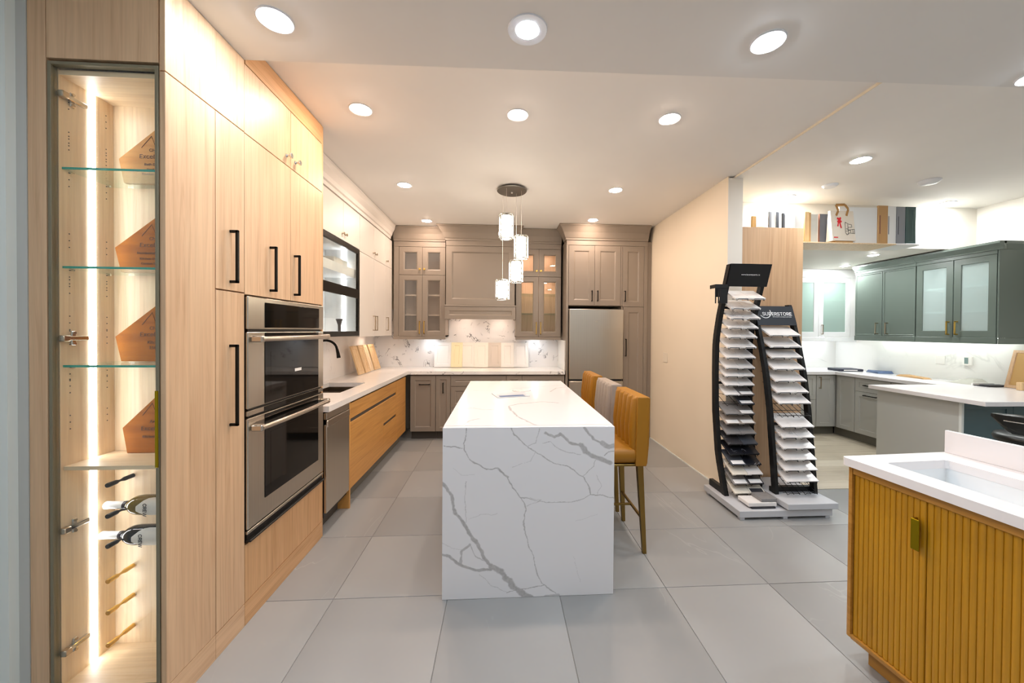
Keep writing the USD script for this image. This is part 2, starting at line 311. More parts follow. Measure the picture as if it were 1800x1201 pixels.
wr = structure('wall_right', 'cream partition wall between kitchen and side room with a pale end face')
put(wr, 'wall_face', box(2.01, 2.02, 3.217, 5.5, 0, ZK), 'cream_wall'); put(wr, 'wall_core', box(2.0201, 2.145, 3.217, 5.5, 0, ZK-.016), 'white_wall')
put(wr, 'end_cap', box(2.0105, 2.1445, 3.212, 3.2169, 0, ZO), 'white_wall')
cbox('wall_right', 5.2, 5.4, -3, 5.65, 0, 3, 'white_wall', 'far right wall behind the green cabinets')
cbox('wall_front', -3, 5.4, -3.1, -2.9, 0, 3, 'white_wall', 'wall behind the camera')
cbox('trim_1', 2.0, 2.008, 3.25, 4.87, 0, .012, 'trim_white', 'thin white caulk line at the foot of the cream wall')
tj = structure('trim_2', 'pale vertical door casing between the left wall and the oak cabinets')
put(tj, 'casing', box(-1.745, -1.712, 1.40, 1.46, 0, ZN), 'trim_white'); put(tj, 'return', box(-1.7119, -1.678, 1.428, 1.47, 0, ZN), 'grey_jamb')
cbox('trim_3', 2.066, 2.0715, 1.83, 3.21, ZO-.0015, ZO+.02, 'cream_wall', 'thin joint strip between the two ceilings')

# ---------------------------------------------------------------- lamps in the ceiling
def downlight(x, y, z, mat, label, group=None, r=.055, ring=.07, deep=False):
    t = thing('downlight', label, 'ceiling light', (x, y, z), 0, group)
    if deep:
        put(t, 'trim_ring', lathe([(.048, .012), (.05, -.002), (.082, -.004), (.084, .0), (.084, .004), (.05, .012)], 40, (x, y, z-.001)), 'ring_white', 40)
        put(t, 'lens', lathe([(0, -.001), (.036, -.001), (.036, .004), (0, .004)], 32, (x, y, z-.003)), mat, 40)
    else:
        put(t, 'trim_ring', lathe([(r, 0), (r, -.004), (ring-.004, -.006), (ring, -.002), (ring, 0)], 40, (x, y, z-.0005)), 'ring_white', 40)
        put(t, 'lens', lathe([(0, -.013), (r*.6, -.0108), (r*.93, -.006), (r-.001, -.0005)], 20, (x, y, z-.001)), mat, 40)
    return t
downlight(-.933, 1.605, ZN, 'lamp_near', 'cool white downlight in the lower ceiling above the oven tower')
downlight(.105, 1.587, ZN, 'lamp_near', 'cool white downlight with a deep metal ring in the middle of the lower ceiling', deep=True)
downlight(1.16, 1.58, ZN, 'lamp_near', 'cool white downlight in the lower ceiling, right of its middle')
downlight(2.63, 1.70, ZN, 'lamp_near', 'cool white downlight cut by the right edge of the photo')
for x, y, w in [(-.885, 2.41, 'beside the oak cabinets, second row from the camera'), (.10, 2.40, 'on the centre line in front of the pendants'), (1.085, 2.375, 'ahead of the cream wall, second row from the camera'),
                (-.925, 3.634, 'left of the pendant canopy'), (1.114, 3.606, 'right of the pendant canopy'), (-.945, 4.80, 'just before the left grey glass cabinet'), (1.137, 4.60, 'just before the crown over the fridge')]:
    downlight(x, y, ZK, 'lamp_kitchen', 'warm round downlight '+w)
for x, y, w in [(2.83, 2.80, 'in the side room ceiling, nearest the partition'), (4.67, 3.66, 'in the side room ceiling above the green glass cabinets'), (2.885, 3.62, 'in the side room ceiling right over the cabinet door samples')]:
    downlight(x, y, ZO, 'lamp_other', 'white downlight '+w)
downlight(4.37, 4.15, ZS, 'lamp_other', 'square-looking white downlight in the soffit, nearer the camera', r=.05, ring=.06)
downlight(4.70, 4.85, ZS, 'lamp_other', 'white downlight in the soffit, nearer the white glass cabinets', r=.05, ring=.06)
for x, y, w in [(-.93, .35, 'over the display cabinet, row above the camera'), (.10, .35, 'straight above the camera'), (1.16, .35, 'above the camera on the vanity side'), (2.63, .35, 'far right of the row above the camera'), (4.1, 1.0, 'near the right wall ahead of the camera row'),
                (4.1, -.6, 'near the right wall behind the camera'), (-.5, -1.2, 'behind the camera on the left'), (1.5, -1.2, 'behind the camera in the middle'), (2.9, -1.6, 'farthest back towards the front wall')]:
    downlight(x, y, ZN, 'lamp_fill', 'cool white downlight '+w, 'downlights behind the camera')  # unseen lamps added as fill for the island front and near floor
t = thing('ceiling_disc', 'unlit pale round cover on the side room ceiling, right of the samples', 'ceiling light', (3.83, 3.14, ZO))
put(t, 'cover', lathe([(0, -.03), (.05, -.028), (.075, -.012), (.08, 0), (0, 0)], 32, (3.83, 3.14, ZO-.001)), 'ring_white', 40)
t = thing('smoke_detector', 'small flat white detector on the side room ceiling left of the bag', 'detector', (3.04, 3.30, ZO))
put(t, 'cover', lathe([(0, -.022), (.045, -.02), (.06, -.006), (.062, 0), (0, 0)], 32, (3.04, 3.30, ZO-.001)), 'ring_white', 40)

# ---------------------------------------------------------------- oak run on the left
XC = -1.217
dc = thing('display_cabinet', 'tall oak display cabinet with a bronze framed glass door and lit shelves', 'cabinet', (-1.42, 1.55, 0))
put(dc, 'side_panel', box(-1.618, -1.60, 1.454, 1.664, .09, ZN-.03), 'oak_pale'); put(dc, 'back_panel', box(-1.60, -1.237, 1.646, 1.662, .09, 2.36), 'oak_pale')
put(dc, 'side_panel', box(-1.2365, XC-.019, 1.433, 1.66, .10, ZN-.002, .001), 'oak'); put(dc, 'cabinet_top', box(-1.60, -1.237, 1.456, 1.646, 2.342, 2.36), 'oak_pale_x')
put(dc, 'cabinet_floor', box(-1.60, -1.237, 1.456, 1.646, .092, .108), 'oak_pale_x'); put(dc, 'plinth', box(-1.618, XC-.002, 1.436, 1.655, 0, .09, .001), 'oak_x')
put(dc, 'wood_shelf', box(-1.599, -1.238, 1.462, 1.645, .902, .917, .001), 'oak_pale_x')
put(dc, 'header_panel', box(-1.614, -1.2385, 1.43, 1.45, 2.385, ZN-.002, .001), 'oak'); put(dc, 'filler_strip', box(-1.677, -1.6165, 1.43, 1.45, 0, ZN-.002, .001), 'oak')
put(dc, 'end_panel', box(XC-.018, XC, 1.433, 1.6695, .110, 2.356, .001), 'oak'); put(dc, 'end_panel', box(XC-.018, XC, 1.433, 1.8505, 2.360, ZN-.002, .001), 'oak')
put(dc, 'plinth', box(XC-.018, XC, 1.433, 1.6695, 0, .107, .001), 'oak_y')
d = put(dc, 'door', tf(FRONT(0, 1.43), door_mesh(-1.612, -1.239, .10, 2.375, .02, .011, .001, .002, glass=True)), 'door_bronze', label='bronze metal framed glass door')
put(d, 'glass', box(-1.600, -1.251, 1.438, 1.442, .112, 2.363), 'door_glass'); put(d, 'hinge_bar', box(-1.2505, -1.2395, 1.426, 1.43, .92, 1.20, .001), 'brass_green')
for z in (2.008, 1.648, 1.286):
    s = put(dc, 'glass_shelf', box(-1.597, -1.240, 1.462, 1.64, z-.004, z+.004), 'shelf_glass'); put(s, 'shelf_edge', box(-1.597, -1.240, 1.4605, 1.462, z-.004, z+.004), 'shelf_edge')
    for y in (1.49, 1.62): put(dc, 'shelf_pin', cyl((-1.60, y, z-.007), (-1.588, y, z-.007), .0035), 'chrome', 40)
for z0, z1 in ((.918, 2.341), (.109, .901)): put(dc, 'led_strip', box(-1.60, -1.5965, 1.552, 1.574, z0, z1), 'led')
pins = []
for zc in (2.05, 1.69, 1.33, 2.2, 1.52, 1.15):
    for y in (1.485, 1.616):
        for dz in (-.10, -.075, -.05, .035, .06, .085): pins.append(cyl((-1.5995, y, zc+dz), (-1.5985, y, zc+dz), .0022, 6))
put(dc, 'pin_holes', pins, 'toe_dark', kind='stuff')
for z in (2.272, 1.388, .685, .235):
    h = put(dc, 'hinge', [box(-1.5985, -1.583, 1.468, 1.535, z-.008, z+.008, .002), box(-1.599, -1.592, 1.485, 1.50, z-.026, z+.026, .002)], 'chrome')
    put(h, 'hinge_cup', [box(-1.597, -1.575, 1.444, 1.468, z-.011, z+.011, .003), cyl((-1.594, 1.4925, z+.02), (-1.588, 1.4925, z+.02), .005), cyl((-1.594, 1.4925, z-.02), (-1.588, 1.4925, z-.02), .005)], 'nickel', 40)
for z, mt in ((.812, 'black_metal'), (.690, 'black_metal'), (.572, 'black_metal'), (.434, 'gold'), (.310, 'gold'), (.182, 'gold')):
    for x in (-1.529, -1.335):
        p = lathe([(0, 0), (.0085, 0), (.0085, .036), (.0045, .048), (.0045, .058), (.0085, .068), (.0095, .098), (.0085, .103), (0, .103)], 16)
        p.apply_transform(trimesh.transformations.rotation_matrix(math.pi/2, (1, 0, 0))); p.apply_translation((x, 1.646, z-(.028 if x > -1.5 else 0)))
        put(dc, 'wine_peg', p, mt, 40, label='black wine peg' if mt == 'black_metal' else 'gold wine peg')
def bottle(x0, z, glassmat, label):
    y, R = 1.586, .0385
    t = thing('wine_bottle', label, 'bottle', (x0+.15, y, z-R))
    def lay(m): m.apply_transform(trimesh.transformations.rotation_matrix(math.pi/2, (0, 1, 0))); m.apply_translation((x0, y, z)); return m
    put(t, 'glass_body', lay(lathe([(0, .080), (.0145, .080), (.0145, .086), (.019, .094), (.029, .105), (.0362, .122), (R, .142), (R, .310), (.034, .315), (.02, .308), (0, .305)], 36)), glassmat, 50)
    put(t, 'capsule', lay(lathe([(0, 0), (.013, 0), (.0155, .003), (.0155, .012), (.0145, .014), (.0148, .072), (0, .072)], 28)), 'capsule', 40, label='white foil capsule')
    put(t, 'neck_band', lay(lathe([(.0150, .072), (.0153, .073), (.0153, .083), (.0150, .084)], 28)), 'capsule_band', 40)
    n, pts = 28, []
    F, V = [], []
    rows = [.148, .158, .168, .181, .20, .23, .27]
    half = [.25, .5, .8, 1.05, 1.15, 1.15, 1.15]
    for xr, hf in zip(rows, half):
        for k in range(n+1):
            a = -math.pi/2+hf*(2*k/n-1)
            V.append((x0+xr, y+(R+.0006)*math.sin(a), z+(R+.0006)*math.cos(a)))
    for r in range(len(rows)-1):
        for k in range(n):
            q = r*(n+1)+k; F += [(q, q+1, q+n+2), (q, q+n+2, q+n+1)]
    lb = put(t, 'paper_label', trimesh.Trimesh(V, F, process=False), 'paper', True)
    tx = meshkit.text_mesh('CREW', .013, .0006, True); tx.apply_transform(frame((x0+.176, y-R-.0012, z+.022), (0, 0, -1), (1, 0, 0), (0, -1, 0)))
    put(lb, 'lettering', tx, 'ink')
    return t
bottle(-1.577, .716, 'wine_white', 'olive-green wine bottle with white capsule, upper of the two on the pegs')
bottle(-1.594, .595, 'wine_dark', 'dark wine bottle with white capsule, lower of the two on the pegs')
def award(zs, xl, lines, label, mat):
    y = 1.612
    cx = -1.412; hw = cx-xl
    P = Polygon([(-hw, .10), (-hw*.80, .0), (hw*.80, 0), (hw, .10), (0, .235)])
    t = thing('award_plaque', label, 'award', (cx, y, zs), 0)
    m = extr(P, .016); m.apply_transform(frame((cx, y+.010, zs), (1, 0, 0), (0, .09, .996), (0, -.996, .09))); put(t, 'plaque', m, mat)
    for s, z, h in lines:
        tx = meshkit.text_mesh(s, h, .0008); tx.apply_translation((-(tx.bounds[1][0]+tx.bounds[0][0])/2, z, .0161))
        tx.apply_transform(frame((cx, y+.010, zs), (1, 0, 0), (0, .09, .996), (0, -.996, .09))); put(t, 'engraving', tx, 'engraving')
    V = trimesh.util.concatenate([tube([(-.055, .150, .0162), (-.02, .2, .0162), (-.005, .165, .0162), (.02, .205, .0162), (.05, .15, .0162)], .0012, 5)])
    V.apply_transform(frame((cx, y+.010, zs), (1, 0, 0), (0, .09, .996), (0, -.996, .09))); put(t, 'emblem', V, 'engraving')
    return t
award(2.0125, -1.55, [('CHBA', .134, .013), ('Excellence', .105, .017), ('Bath Design', .075, .010), ('Small Bath', .055, .008), ('Premium Kitchen', .035, .008)], 'pale wooden pentagon award on the highest glass shelf', 'award_pale')
award(1.6525, -1.566, [('CHBA', .134, .013), ('Excellence', .105, .017), ('Residential - Kitchen', .075, .010), ('Kitchen Over 150K', .052, .009), ('Custom Kitchens', .032, .009)], 'engraved wooden pentagon award on the middle glass shelf', 'award_wood')
award(1.2905, -1.566, [('CHBA', .130, .013), ('Excellence', .102, .017), ('Kitchen', .072, .012), ('150K', .05, .012)], 'reddish wooden pentagon award on the lowest glass shelf', 'award_wood')
award(.9175, -1.54, [('Award', .12, .012), ('Excellence', .09, .016), ('Kitchen Design', .06, .01)], 'plain amber pentagon award standing on the solid oak shelf', 'award_wood')

def squarepull(t_or_door, frm, x, z, L):
    return put(t_or_door, 'handle', tf(frm, bar_handle(x, z, L, True, .006, .03)), 'black_metal', label='black square bow handle')
pc = thing('pantry_cabinet', 'narrow tall oak pantry with two stacked doors and black bow handles', 'cabinet', (-1.5, 1.76, 0))
put(pc, 'body', box(-1.80, XC-.02, 1.674, 1.85, 0, 2.352), 'oak'); put(pc, 'plinth', box(XC-.019, XC, 1.6705, 1.8505, 0, .107, .001), 'oak_y')
d1 = put(pc, 'door', box(XC-.019, XC, 1.673, 1.850, .111, 1.594, .0012), 'oak'); d2 = put(pc, 'door', box(XC-.019, XC, 1.673, 1.850, 1.600, 2.356, .0012), 'oak')
LF = LEFT(XC, 0)
squarepull(d1, LF, 1.757, 1.172, .356); squarepull(d2, LF, 1.759, 1.752, .226)
oc = thing('oven_cabinet', 'oak oven tower with a drawer below and four doors above', 'cabinet', (-1.5, 2.24, 0))
put(oc, 'body', [box(-1.80, XC-.02, 1.853, 1.872, 0, 2.69), box(-1.80, XC-.02, 2.602, 2.62, 0, 2.69), box(-1.80, -1.78, 1.872, 2.602, 0, 2.69), box(-1.78, XC-.02, 1.872, 2.602, .36, .385), box(-1.78, XC-.02, 1.872, 2.602, 1.59, 2.69)], 'oak')
put(oc, 'gable', box(-1.80, XC-.002, 2.6205, 2.64, 0, ZK-.003, .001), 'oak_warm'); put(oc, 'plinth', box(XC-.019, XC, 1.8525, 2.6195, 0, .107, .001), 'oak_warm_y')
put(oc, 'drawer', box(XC-.019, XC, 1.8535, 2.6185, .111, .388, .0012), 'oak_warm', label='handleless oak drawer front')
for a, b, hy in ((1.8535, 2.2395, 2.05), (2.2425, 2.6185, 2.28)):
    d = put(oc, 'door', box(XC-.019, XC, a, b, 1.592, 2.354, .0012), 'oak'); squarepull(d, LF, hy, 1.743, .226)
for a, b, ky in ((1.8535, 2.2395, 2.20), (2.2425, 2.6185, 2.29)):
    d = put(oc, 'door', box(XC-.019, XC, a, b, 2.358, 2.682, .0012), 'oak'); put(d, 'knob', tf(LF, knob(ky, 2.41, .014, .032)), 'chrome', 40)
put(oc, 'filler_panel', box(-1.80, XC, 1.86, 2.6195, 2.686, ZK-.003, .001), 'oak_warm_y')
# double oven
XO = XC+.012
ov = thing('double_oven', 'stainless steel double wall oven with black glass and two bar handles', 'oven', (-1.5, 2.236, .39))
put(ov, 'body', box(-1.77, XC-.002, 1.876, 2.598, .39, 1.586), 'oven_black')
fr_ = LEFT(XO, 0)
cpn = put(ov, 'control_panel', box(XC-.001, XO, 1.856, 2.617, 1.425, 1.584, .004), 'steel_z', label='steel control panel'); put(cpn, 'display_glass', box(XO, XO+.0025, 1.984, 2.551, 1.434, 1.562, .001), 'black_glass')
def ovdoor(z0, z1, wz0, wz1, hz):
    d = put(ov, 'door', box(XC-.001, XO, 1.856, 2.617, z0, z1, .004), 'steel_z', label='steel oven door'); V = box(XO, XO+.0025, 1.983, 2.543, wz0, wz1, .001)
    put(d, 'window', V, 'black_glass', label='black glass oven window')
    put(d, 'inner_window', box(XO+.0025, XO+.0032, 2.03, 2.50, wz0+.045, wz1-.10), 'black_glass')
    n, pts = 14, []
    for k in range(n+1):
        u = k/n; pts.append((XO+.045+.012*math.sin(math.pi*u), 1.885+.70*u, hz))
    h = put(d, 'handle', tube(pts, .0135, 12), 'handle_steel', 40)
    for y in (1.872, 2.568): put(h, 'handle_end', box(XO, XO+.055, y, y+.033, hz-.016, hz+.016, .006), 'handle_steel')
    return d
d = ovdoor(1.040, 1.412, 1.046, 1.408, 1.378); put(d, 'badge', box(XO+.0025, XO+.004, 2.258, 2.33, 1.180, 1.197, .0005), 'plate_white')
put(ov, 'middle_trim', box(XC-.001, XO-.002, 1.858, 2.615, 1.006, 1.030, .002), 'steel_z'); put(ov, 'middle_glass', box(XO-.002, XO+.001, 1.984, 2.545, 1.007, 1.029), 'black_glass')
ovdoor(.458, .995, .560, .990, .945)
put(ov, 'vent_trim', box(XC-.001, XO-.001, 1.856, 2.617, .437, .453, .002), 'steel_z'); put(ov, 'vent', [box(XC-.001, XO+.012, 1.856, 2.617, .400, .412, .003), box(XC-.002, XO-.006, 1.858, 2.615, .40, .436)], 'oven_black')

# ---------------------------------------------------------------- sink run
XB = -1.195
dw = thing('dishwasher', 'stainless steel dishwasher with a pocket handle under the white worktop', 'dishwasher', (-1.5, 2.845, .1))
put(dw, 'body', box(-1.78, XB-.022, 2.645, 3.03, .12, .845), 'oven_black')
dd = put(dw, 'door', box(XB-.021, XB, 2.645, 3.030, .150, .765, .004), 'steel_z'); put(dw, 'control_strip', box(XB-.021, XB, 2.645, 3.030, .800, .848, .003), 'steel_z')
put(dd, 'handle', [box(XB-.010, XB+.006, 2.647, 3.028, .745, .798, .006)], 'handle_steel', label='light steel handle bar'); put(dw, 'toe_kick', box(-1.30, -1.285, 2.645, 3.03, 0, .11), 'toe_dark')
lc = thing('drawer_cabinet', 'honey oak base cabinet with long drawers and dark finger grooves', 'cabinet', (-1.5, 3.9, 0))
put(lc, 'body', [box(-1.80, XB-.021, 3.06, 3.19, .14, .80), box(-1.80, XB-.021, 3.83, 4.79, .14, .845), box(-1.80, XB-.021, 3.19, 3.83, .14, .62)], 'toe_dark'); put(lc, 'gable', box(-1.80, XB, 3.034, 3.052, 0, .852, .001), 'honey_z')
put(lc, 'groove', box(XB-.021, XB-.012, 3.055, 4.79, .836, .852), 'toe_dark'); put(lc, 'toe_kick', box(-1.30, -1.285, 3.055, 4.84, 0, .14), 'toe_grey')
put(lc, 'drawer', box(XB-.02, XB, 3.0545, 4.358, .712, .834, .0015), 'honey_y'); put(lc, 'groove', box(XB-.021, XB-.010, 3.055, 4.36, .680, .712), 'toe_dark')
dr = put(lc, 'drawer', [box(XB-.02, XB, 3.0545, 3.90, .150, .682, .0015), box(XB-.02, XB, 3.9005, 4.358, .460, .682, .0015), box(XB-.02, XB, 3.9005, 4.358, .150, .432, .0015)], 'honey_y')
put(dr, 'finger_groove', box(XB-.021, XB-.010, 3.90, 4.358, .430, .462), 'toe_dark')
put(lc, 'end_panel', box(XB-.02, XB, 4.3595, 4.788, .150, .834, .0015), 'honey_y')
# L-shaped worktop, one continuous stone
ZT = .895
outer = Polygon([(-1.818, 2.644), (-1.18, 2.644), (-1.18, 4.84), (.842, 4.84), (.842, 5.452), (-1.818, 5.452)])
hole = sbox(-1.70, 3.215, -1.345, 3.81)
wt = thing('worktop', 'white quartz L-shaped worktop running under the window wall and along the grey cabinets', 'worktop', (-1.5, 4.0, .855))
put(wt, 'slab', extr(outer.difference(hole), .040, .855), 'quartz_soft')
put(wt, 'front_edge', box(-1.17, .842, 4.8375, 4.84, .8555, .8945), 'splash_marble')
sk = thing('sink', 'undermount double bowl steel sink in the white worktop', 'sink', (-1.52, 3.51, .68))
for a, b in ((3.222, 3.50), (3.525, 3.803)):
    put(sk, 'bowl', [box(-1.693, -1.352, a, b, .66, .664), box(-1.696, -1.693, a, b, .66, .856), box(-1.352, -1.349, a, b, .66, .856), box(-1.696, -1.349, a-.003, a, .66, .856), box(-1.696, -1.349, b, b+.003, .66, .856)], 'sink_steel')
    put(sk, 'drain', lathe([(0, .002), (.03, .002), (.04, 0), (0, 0)], 20, (-1.52, (a+b)/2, .6645)), 'chrome', 40)
fc = thing('faucet', 'black gooseneck kitchen faucet behind the sink', 'faucet', (-1.76, 3.62, ZT))
arc = [(-1.76, 3.62, ZT), (-1.76, 3.62, 1.22)]+[(-1.76+.075*(1-math.cos(a)), 3.62+.08*(1-math.cos(a)), 1.22+.10*math.sin(a)) for a in np.linspace(.2, math.pi*.95, 14)]
put(fc, 'base', lathe([(0, 0), (.027, 0), (.027, .01), (.019, .02), (.016, .06), (0, .06)], 24, (-1.76, 3.62, ZT)), 'black_metal', 40)
put(fc, 'spout', tube(arc, .0115, 12), 'black_metal', 40); e = np.array(arc[-1]); put(fc, 'spray_head', tube([e, e+[.006, .008, -.04], e+[.012, .014, -.09]], [.0125, .015, .019], 14), 'black_metal', 40)
put(fc, 'lever', tube([(-1.76, 3.64, ZT+.05), (-1.76, 3.68, ZT+.055), (-1.73, 3.73, ZT+.08)], .006, 8), 'black_metal', 40)
bs = thing('backsplash', 'white marble backsplash with fine black veins around the corner', 'backsplash', (-.4, 5.46, ZT))
put(bs, 'slab', box(-1.818, .845, 5.453, 5.472, ZT, 1.72), 'splash_marble'); put(bs, 'side_slab', box(.843, .8545, 4.90, 5.4525, ZT, 1.298), 'splash_soft')
put(bs, 'wall_slab', box(-1.819, -1.805, 2.645, 5.452, ZT, 1.349), 'quartz_soft')
for i, (y, w, x0, m_) in enumerate([(4.40, .17, -1.62, 'sample_wood'), (4.61, .15, -1.62, 'sample_wood'), (4.80, .12, -1.63, 'oak_pale'), (4.95, .22, -1.62, 'sample_wood')]):
    t = thing('door_sample', ['pale maple door sample leaning by the sink, nearest the faucet', 'pale maple door sample leaning second from the faucet', 'whitish narrow door sample leaning third from the faucet', 'wide maple door sample leaning closest to the corner'][i], 'sample door', (x0, y+w/2, ZT+.001))
    M = frame((x0, y, ZT+.0015), (.28, .96, 0), (-.92*.96, .92*.28, -.39), (-.39*.96, .39*.28, .92)); M[:3, 1] = np.cross(M[:3, 2], M[:3, 0]); 
    M = frame((x0, y, ZT+.003+.30*.02), (0, 1, 0), (-math.cos(.30), 0, -math.sin(.30)), (-math.sin(.30), 0, math.cos(.30)))
    put(t, 'panel', tf(M, door_mesh(0, w, 0, .345, .018, .035, .008, .005)), m_)
# white uppers on the left wall
XU = -1.46
def plateau(t, x0, x1, y0, y1, z0, z1, mat, name='body'): return put(t, name, box(x0, x1, y0, y1, z0, z1), mat)
LU = LEFT(XU, 0)
gc = thing('glass_wall_cabinet', 'white wall cabinet with a black framed glass door lit from inside', 'cabinet', (-1.64, 3.3, 1.36))
put(gc, 'body', [box(-1.82, -1.802, 2.65, 3.958, 1.362, 2.62), box(-1.80, XU-.021, 2.65, 2.668, 1.362, 2.62), box(-1.80, XU-.021, 3.942, 3.958, 1.362, 2.62), box(-1.80, XU-.021, 2.668, 3.942, 1.362, 1.38), box(-1.80, XU-.021, 2.668, 3.942, 2.24, 2.62), box(-1.80, -1.50, 2.668, 3.942, 1.955, 2.04)], 'crisp_white')
gd = put(gc, 'door', [tf(LU, door_mesh(2.66, 3.958, 1.362, 2.246, .02, .045, .002, .003, glass=True)), box(XU-.02, XU, 2.705, 3.913, 1.745, 1.835, .002)], 'black_metal', label='black framed glass lift-up door')
put(gd, 'glass', box(XU-.012, XU-.008, 2.7, 3.915, 1.405, 2.205), 'glass')
for z0, z1 in ((1.39, 1.95), (2.045, 2.235)): put(gc, 'led_strip', box(-1.625, -1.60, 3.936, 3.9415, z0, z1), 'led_soft')
for a, b, ky in ((2.66, 3.558, 3.53), (3.562, 3.956, 3.59)):
    d = put(gc, 'door', tf(LU, door_mesh(a, b, 2.252, 2.612, .02, flat=True)), 'white_paint'); put(d, 'knob', tf(LU, knob(ky, 2.31)), 'nickel', 40)
wc = thing('wall_cabinet', 'plain white wall cabinet with paired nickel handles left of the corner', 'cabinet', (-1.64, 4.38, 1.35))
put(wc, 'body', box(-1.82, XU-.021, 3.962, 4.80, 1.35, 2.62), 'white_paint')
for a, b, hy in ((3.962, 4.399, 4.365), (4.402, 4.799, 4.44)):
    d = put(wc, 'door', tf(LU, door_mesh(a, b, 1.35, 2.236, .02, flat=True)), 'white_paint'); put(d, 'handle', tf(LU, bar_handle(hy, 1.50, .16, True, .005, .028)), 'nickel')
    d = put(wc, 'door', tf(LU, door_mesh(a, b, 2.24, 2.612, .02, flat=True)), 'white_paint'); put(d, 'knob', tf(LU, knob(hy, 2.30)), 'nickel', 40)
wc = thing('wall_cabinet', 'narrow white wall cabinet squeezed into the corner with one handle', 'cabinet', (-1.64, 4.95, 1.35))
put(wc, 'body', box(-1.82, XU-.021, 4.803, 5.11, 1.35, 2.62), 'white_paint')
d = put(wc, 'door', tf(LU, door_mesh(4.802, 5.10, 1.35, 2.236, .02, flat=True)), 'white_paint'); put(d, 'handle', tf(LU, bar_handle(4.86, 1.50, .16, True, .005, .028)), 'nickel')
d = put(wc, 'door', tf(LU, door_mesh(4.802, 5.10, 2.24, 2.612, .02, flat=True)), 'white_paint'); put(d, 'knob', tf(LU, knob(4.86, 2.30)), 'nickel', 40)
cw = thing('crown_moulding', 'white crown moulding above the left wall cabinets', 'crown moulding', (-1.6, 3.9, 2.62))
pr = [(XU-.02, 2.622), (XU+.005, 2.622), (XU+.008, 2.655), (XU+.02, 2.665), (XU+.03, 2.70), (XU+.055, 2.75), (XU+.062, ZK-.02), (XU+.07, ZK-.003), (XU-.02, ZK-.003)]
m_ = extr(pr, 5.03-2.645); m_.apply_transform(frame((0, 5.03, 0), (1, 0, 0), (0, 0, 1), (0, -1, 0))); put(cw, 'moulding', m_, 'white_paint')
def handblown():
    a = thing('serving_cover', 'white dimpled bowl upside down in the black framed cabinet', 'bowl', (-1.66, 3.36, 1.381))
    put(a, 'bowl', lathe([(.095, 0), (.1, .005), (.096, .05), (.08, .09), (.05, .118), (0, .128)], 28, (-1.66, 3.36, 1.381)), 'plate_white', True)
    b = thing('hanging_planter', 'small dark conical cup on the lit cabinet shelf', 'cup', (-1.63, 3.88, 1.381))
    put(b, 'cup', lathe([(0, 0), (.012, 0), (.014, .09), (.035, .15), (.032, .152), (0, .10)], 20, (-1.63, 3.88, 1.381)), 'label_dark', True)
    c = thing('white_box', 'flat white box on the upper shelf of the lit cabinet', 'box', (-1.62, 3.74, 2.041))
    put(c, 'carton', box(-1.70, -1.56, 3.60, 3.90, 2.041, 2.115, .004), 'plate_white')
handblown()

# ---------------------------------------------------------------- grey run on the back wall
YB, YU = 4.87, 5.12
BF, UF = FRONT(0, YB), FRONT(0, YU)
def blackbar(p, frm, x, z, L, vert): put(p, 'handle', tf(frm, bar_handle(x, z, L, vert, .0055, .03)), 'black_metal', label='black bar handle')
def basecab(label, x0, x1, fronts, name='base_cabinet'):
    t = thing(name, label, 'cabinet', ((x0+x1)/2, 5.15, 0))
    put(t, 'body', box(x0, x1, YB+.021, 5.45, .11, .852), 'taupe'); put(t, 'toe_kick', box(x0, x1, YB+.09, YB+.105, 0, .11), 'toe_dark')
    for kind, a, b, z0, z1, h in fronts:
        d = put(t, kind, tf(BF, door_mesh(a+.0015, b-.0015, z0, z1, .02, .055 if b-a > .2 else .045, .014, .008)), 'taupe')
        if h: blackbar(d, BF, *h)
    return t
basecab('grey base cabinet in the corner with a horizontal black handle', -1.16, -.836, [('door', -1.158, -.836, .115, .835, (-.975, .725, .125, False))])
basecab('very narrow grey base cabinet with a vertical black handle', -.834, -.646, [('door', -.834, -.646, .115, .835, (-.738, .68, .125, True))])
basecab('wide grey drawer base mostly hidden by the island', -.644, .075, [('drawer', -.644, .075, .70, .835, None), ('drawer', -.644, .075, .415, .696, (-.28, .64, .16, False)), ('drawer', -.644, .075, .115, .411, (-.28, .35, .16, False))])
basecab('narrow grey base cabinet behind the island', .077, .277, [('door', .077, .277, .115, .835, None)])
basecab('grey base cabinet beside the fridge', .279, .842, [('drawer', .279, .842, .70, .835, (.56, .77, .16, False)), ('door', .279, .842, .115, .696, None)])
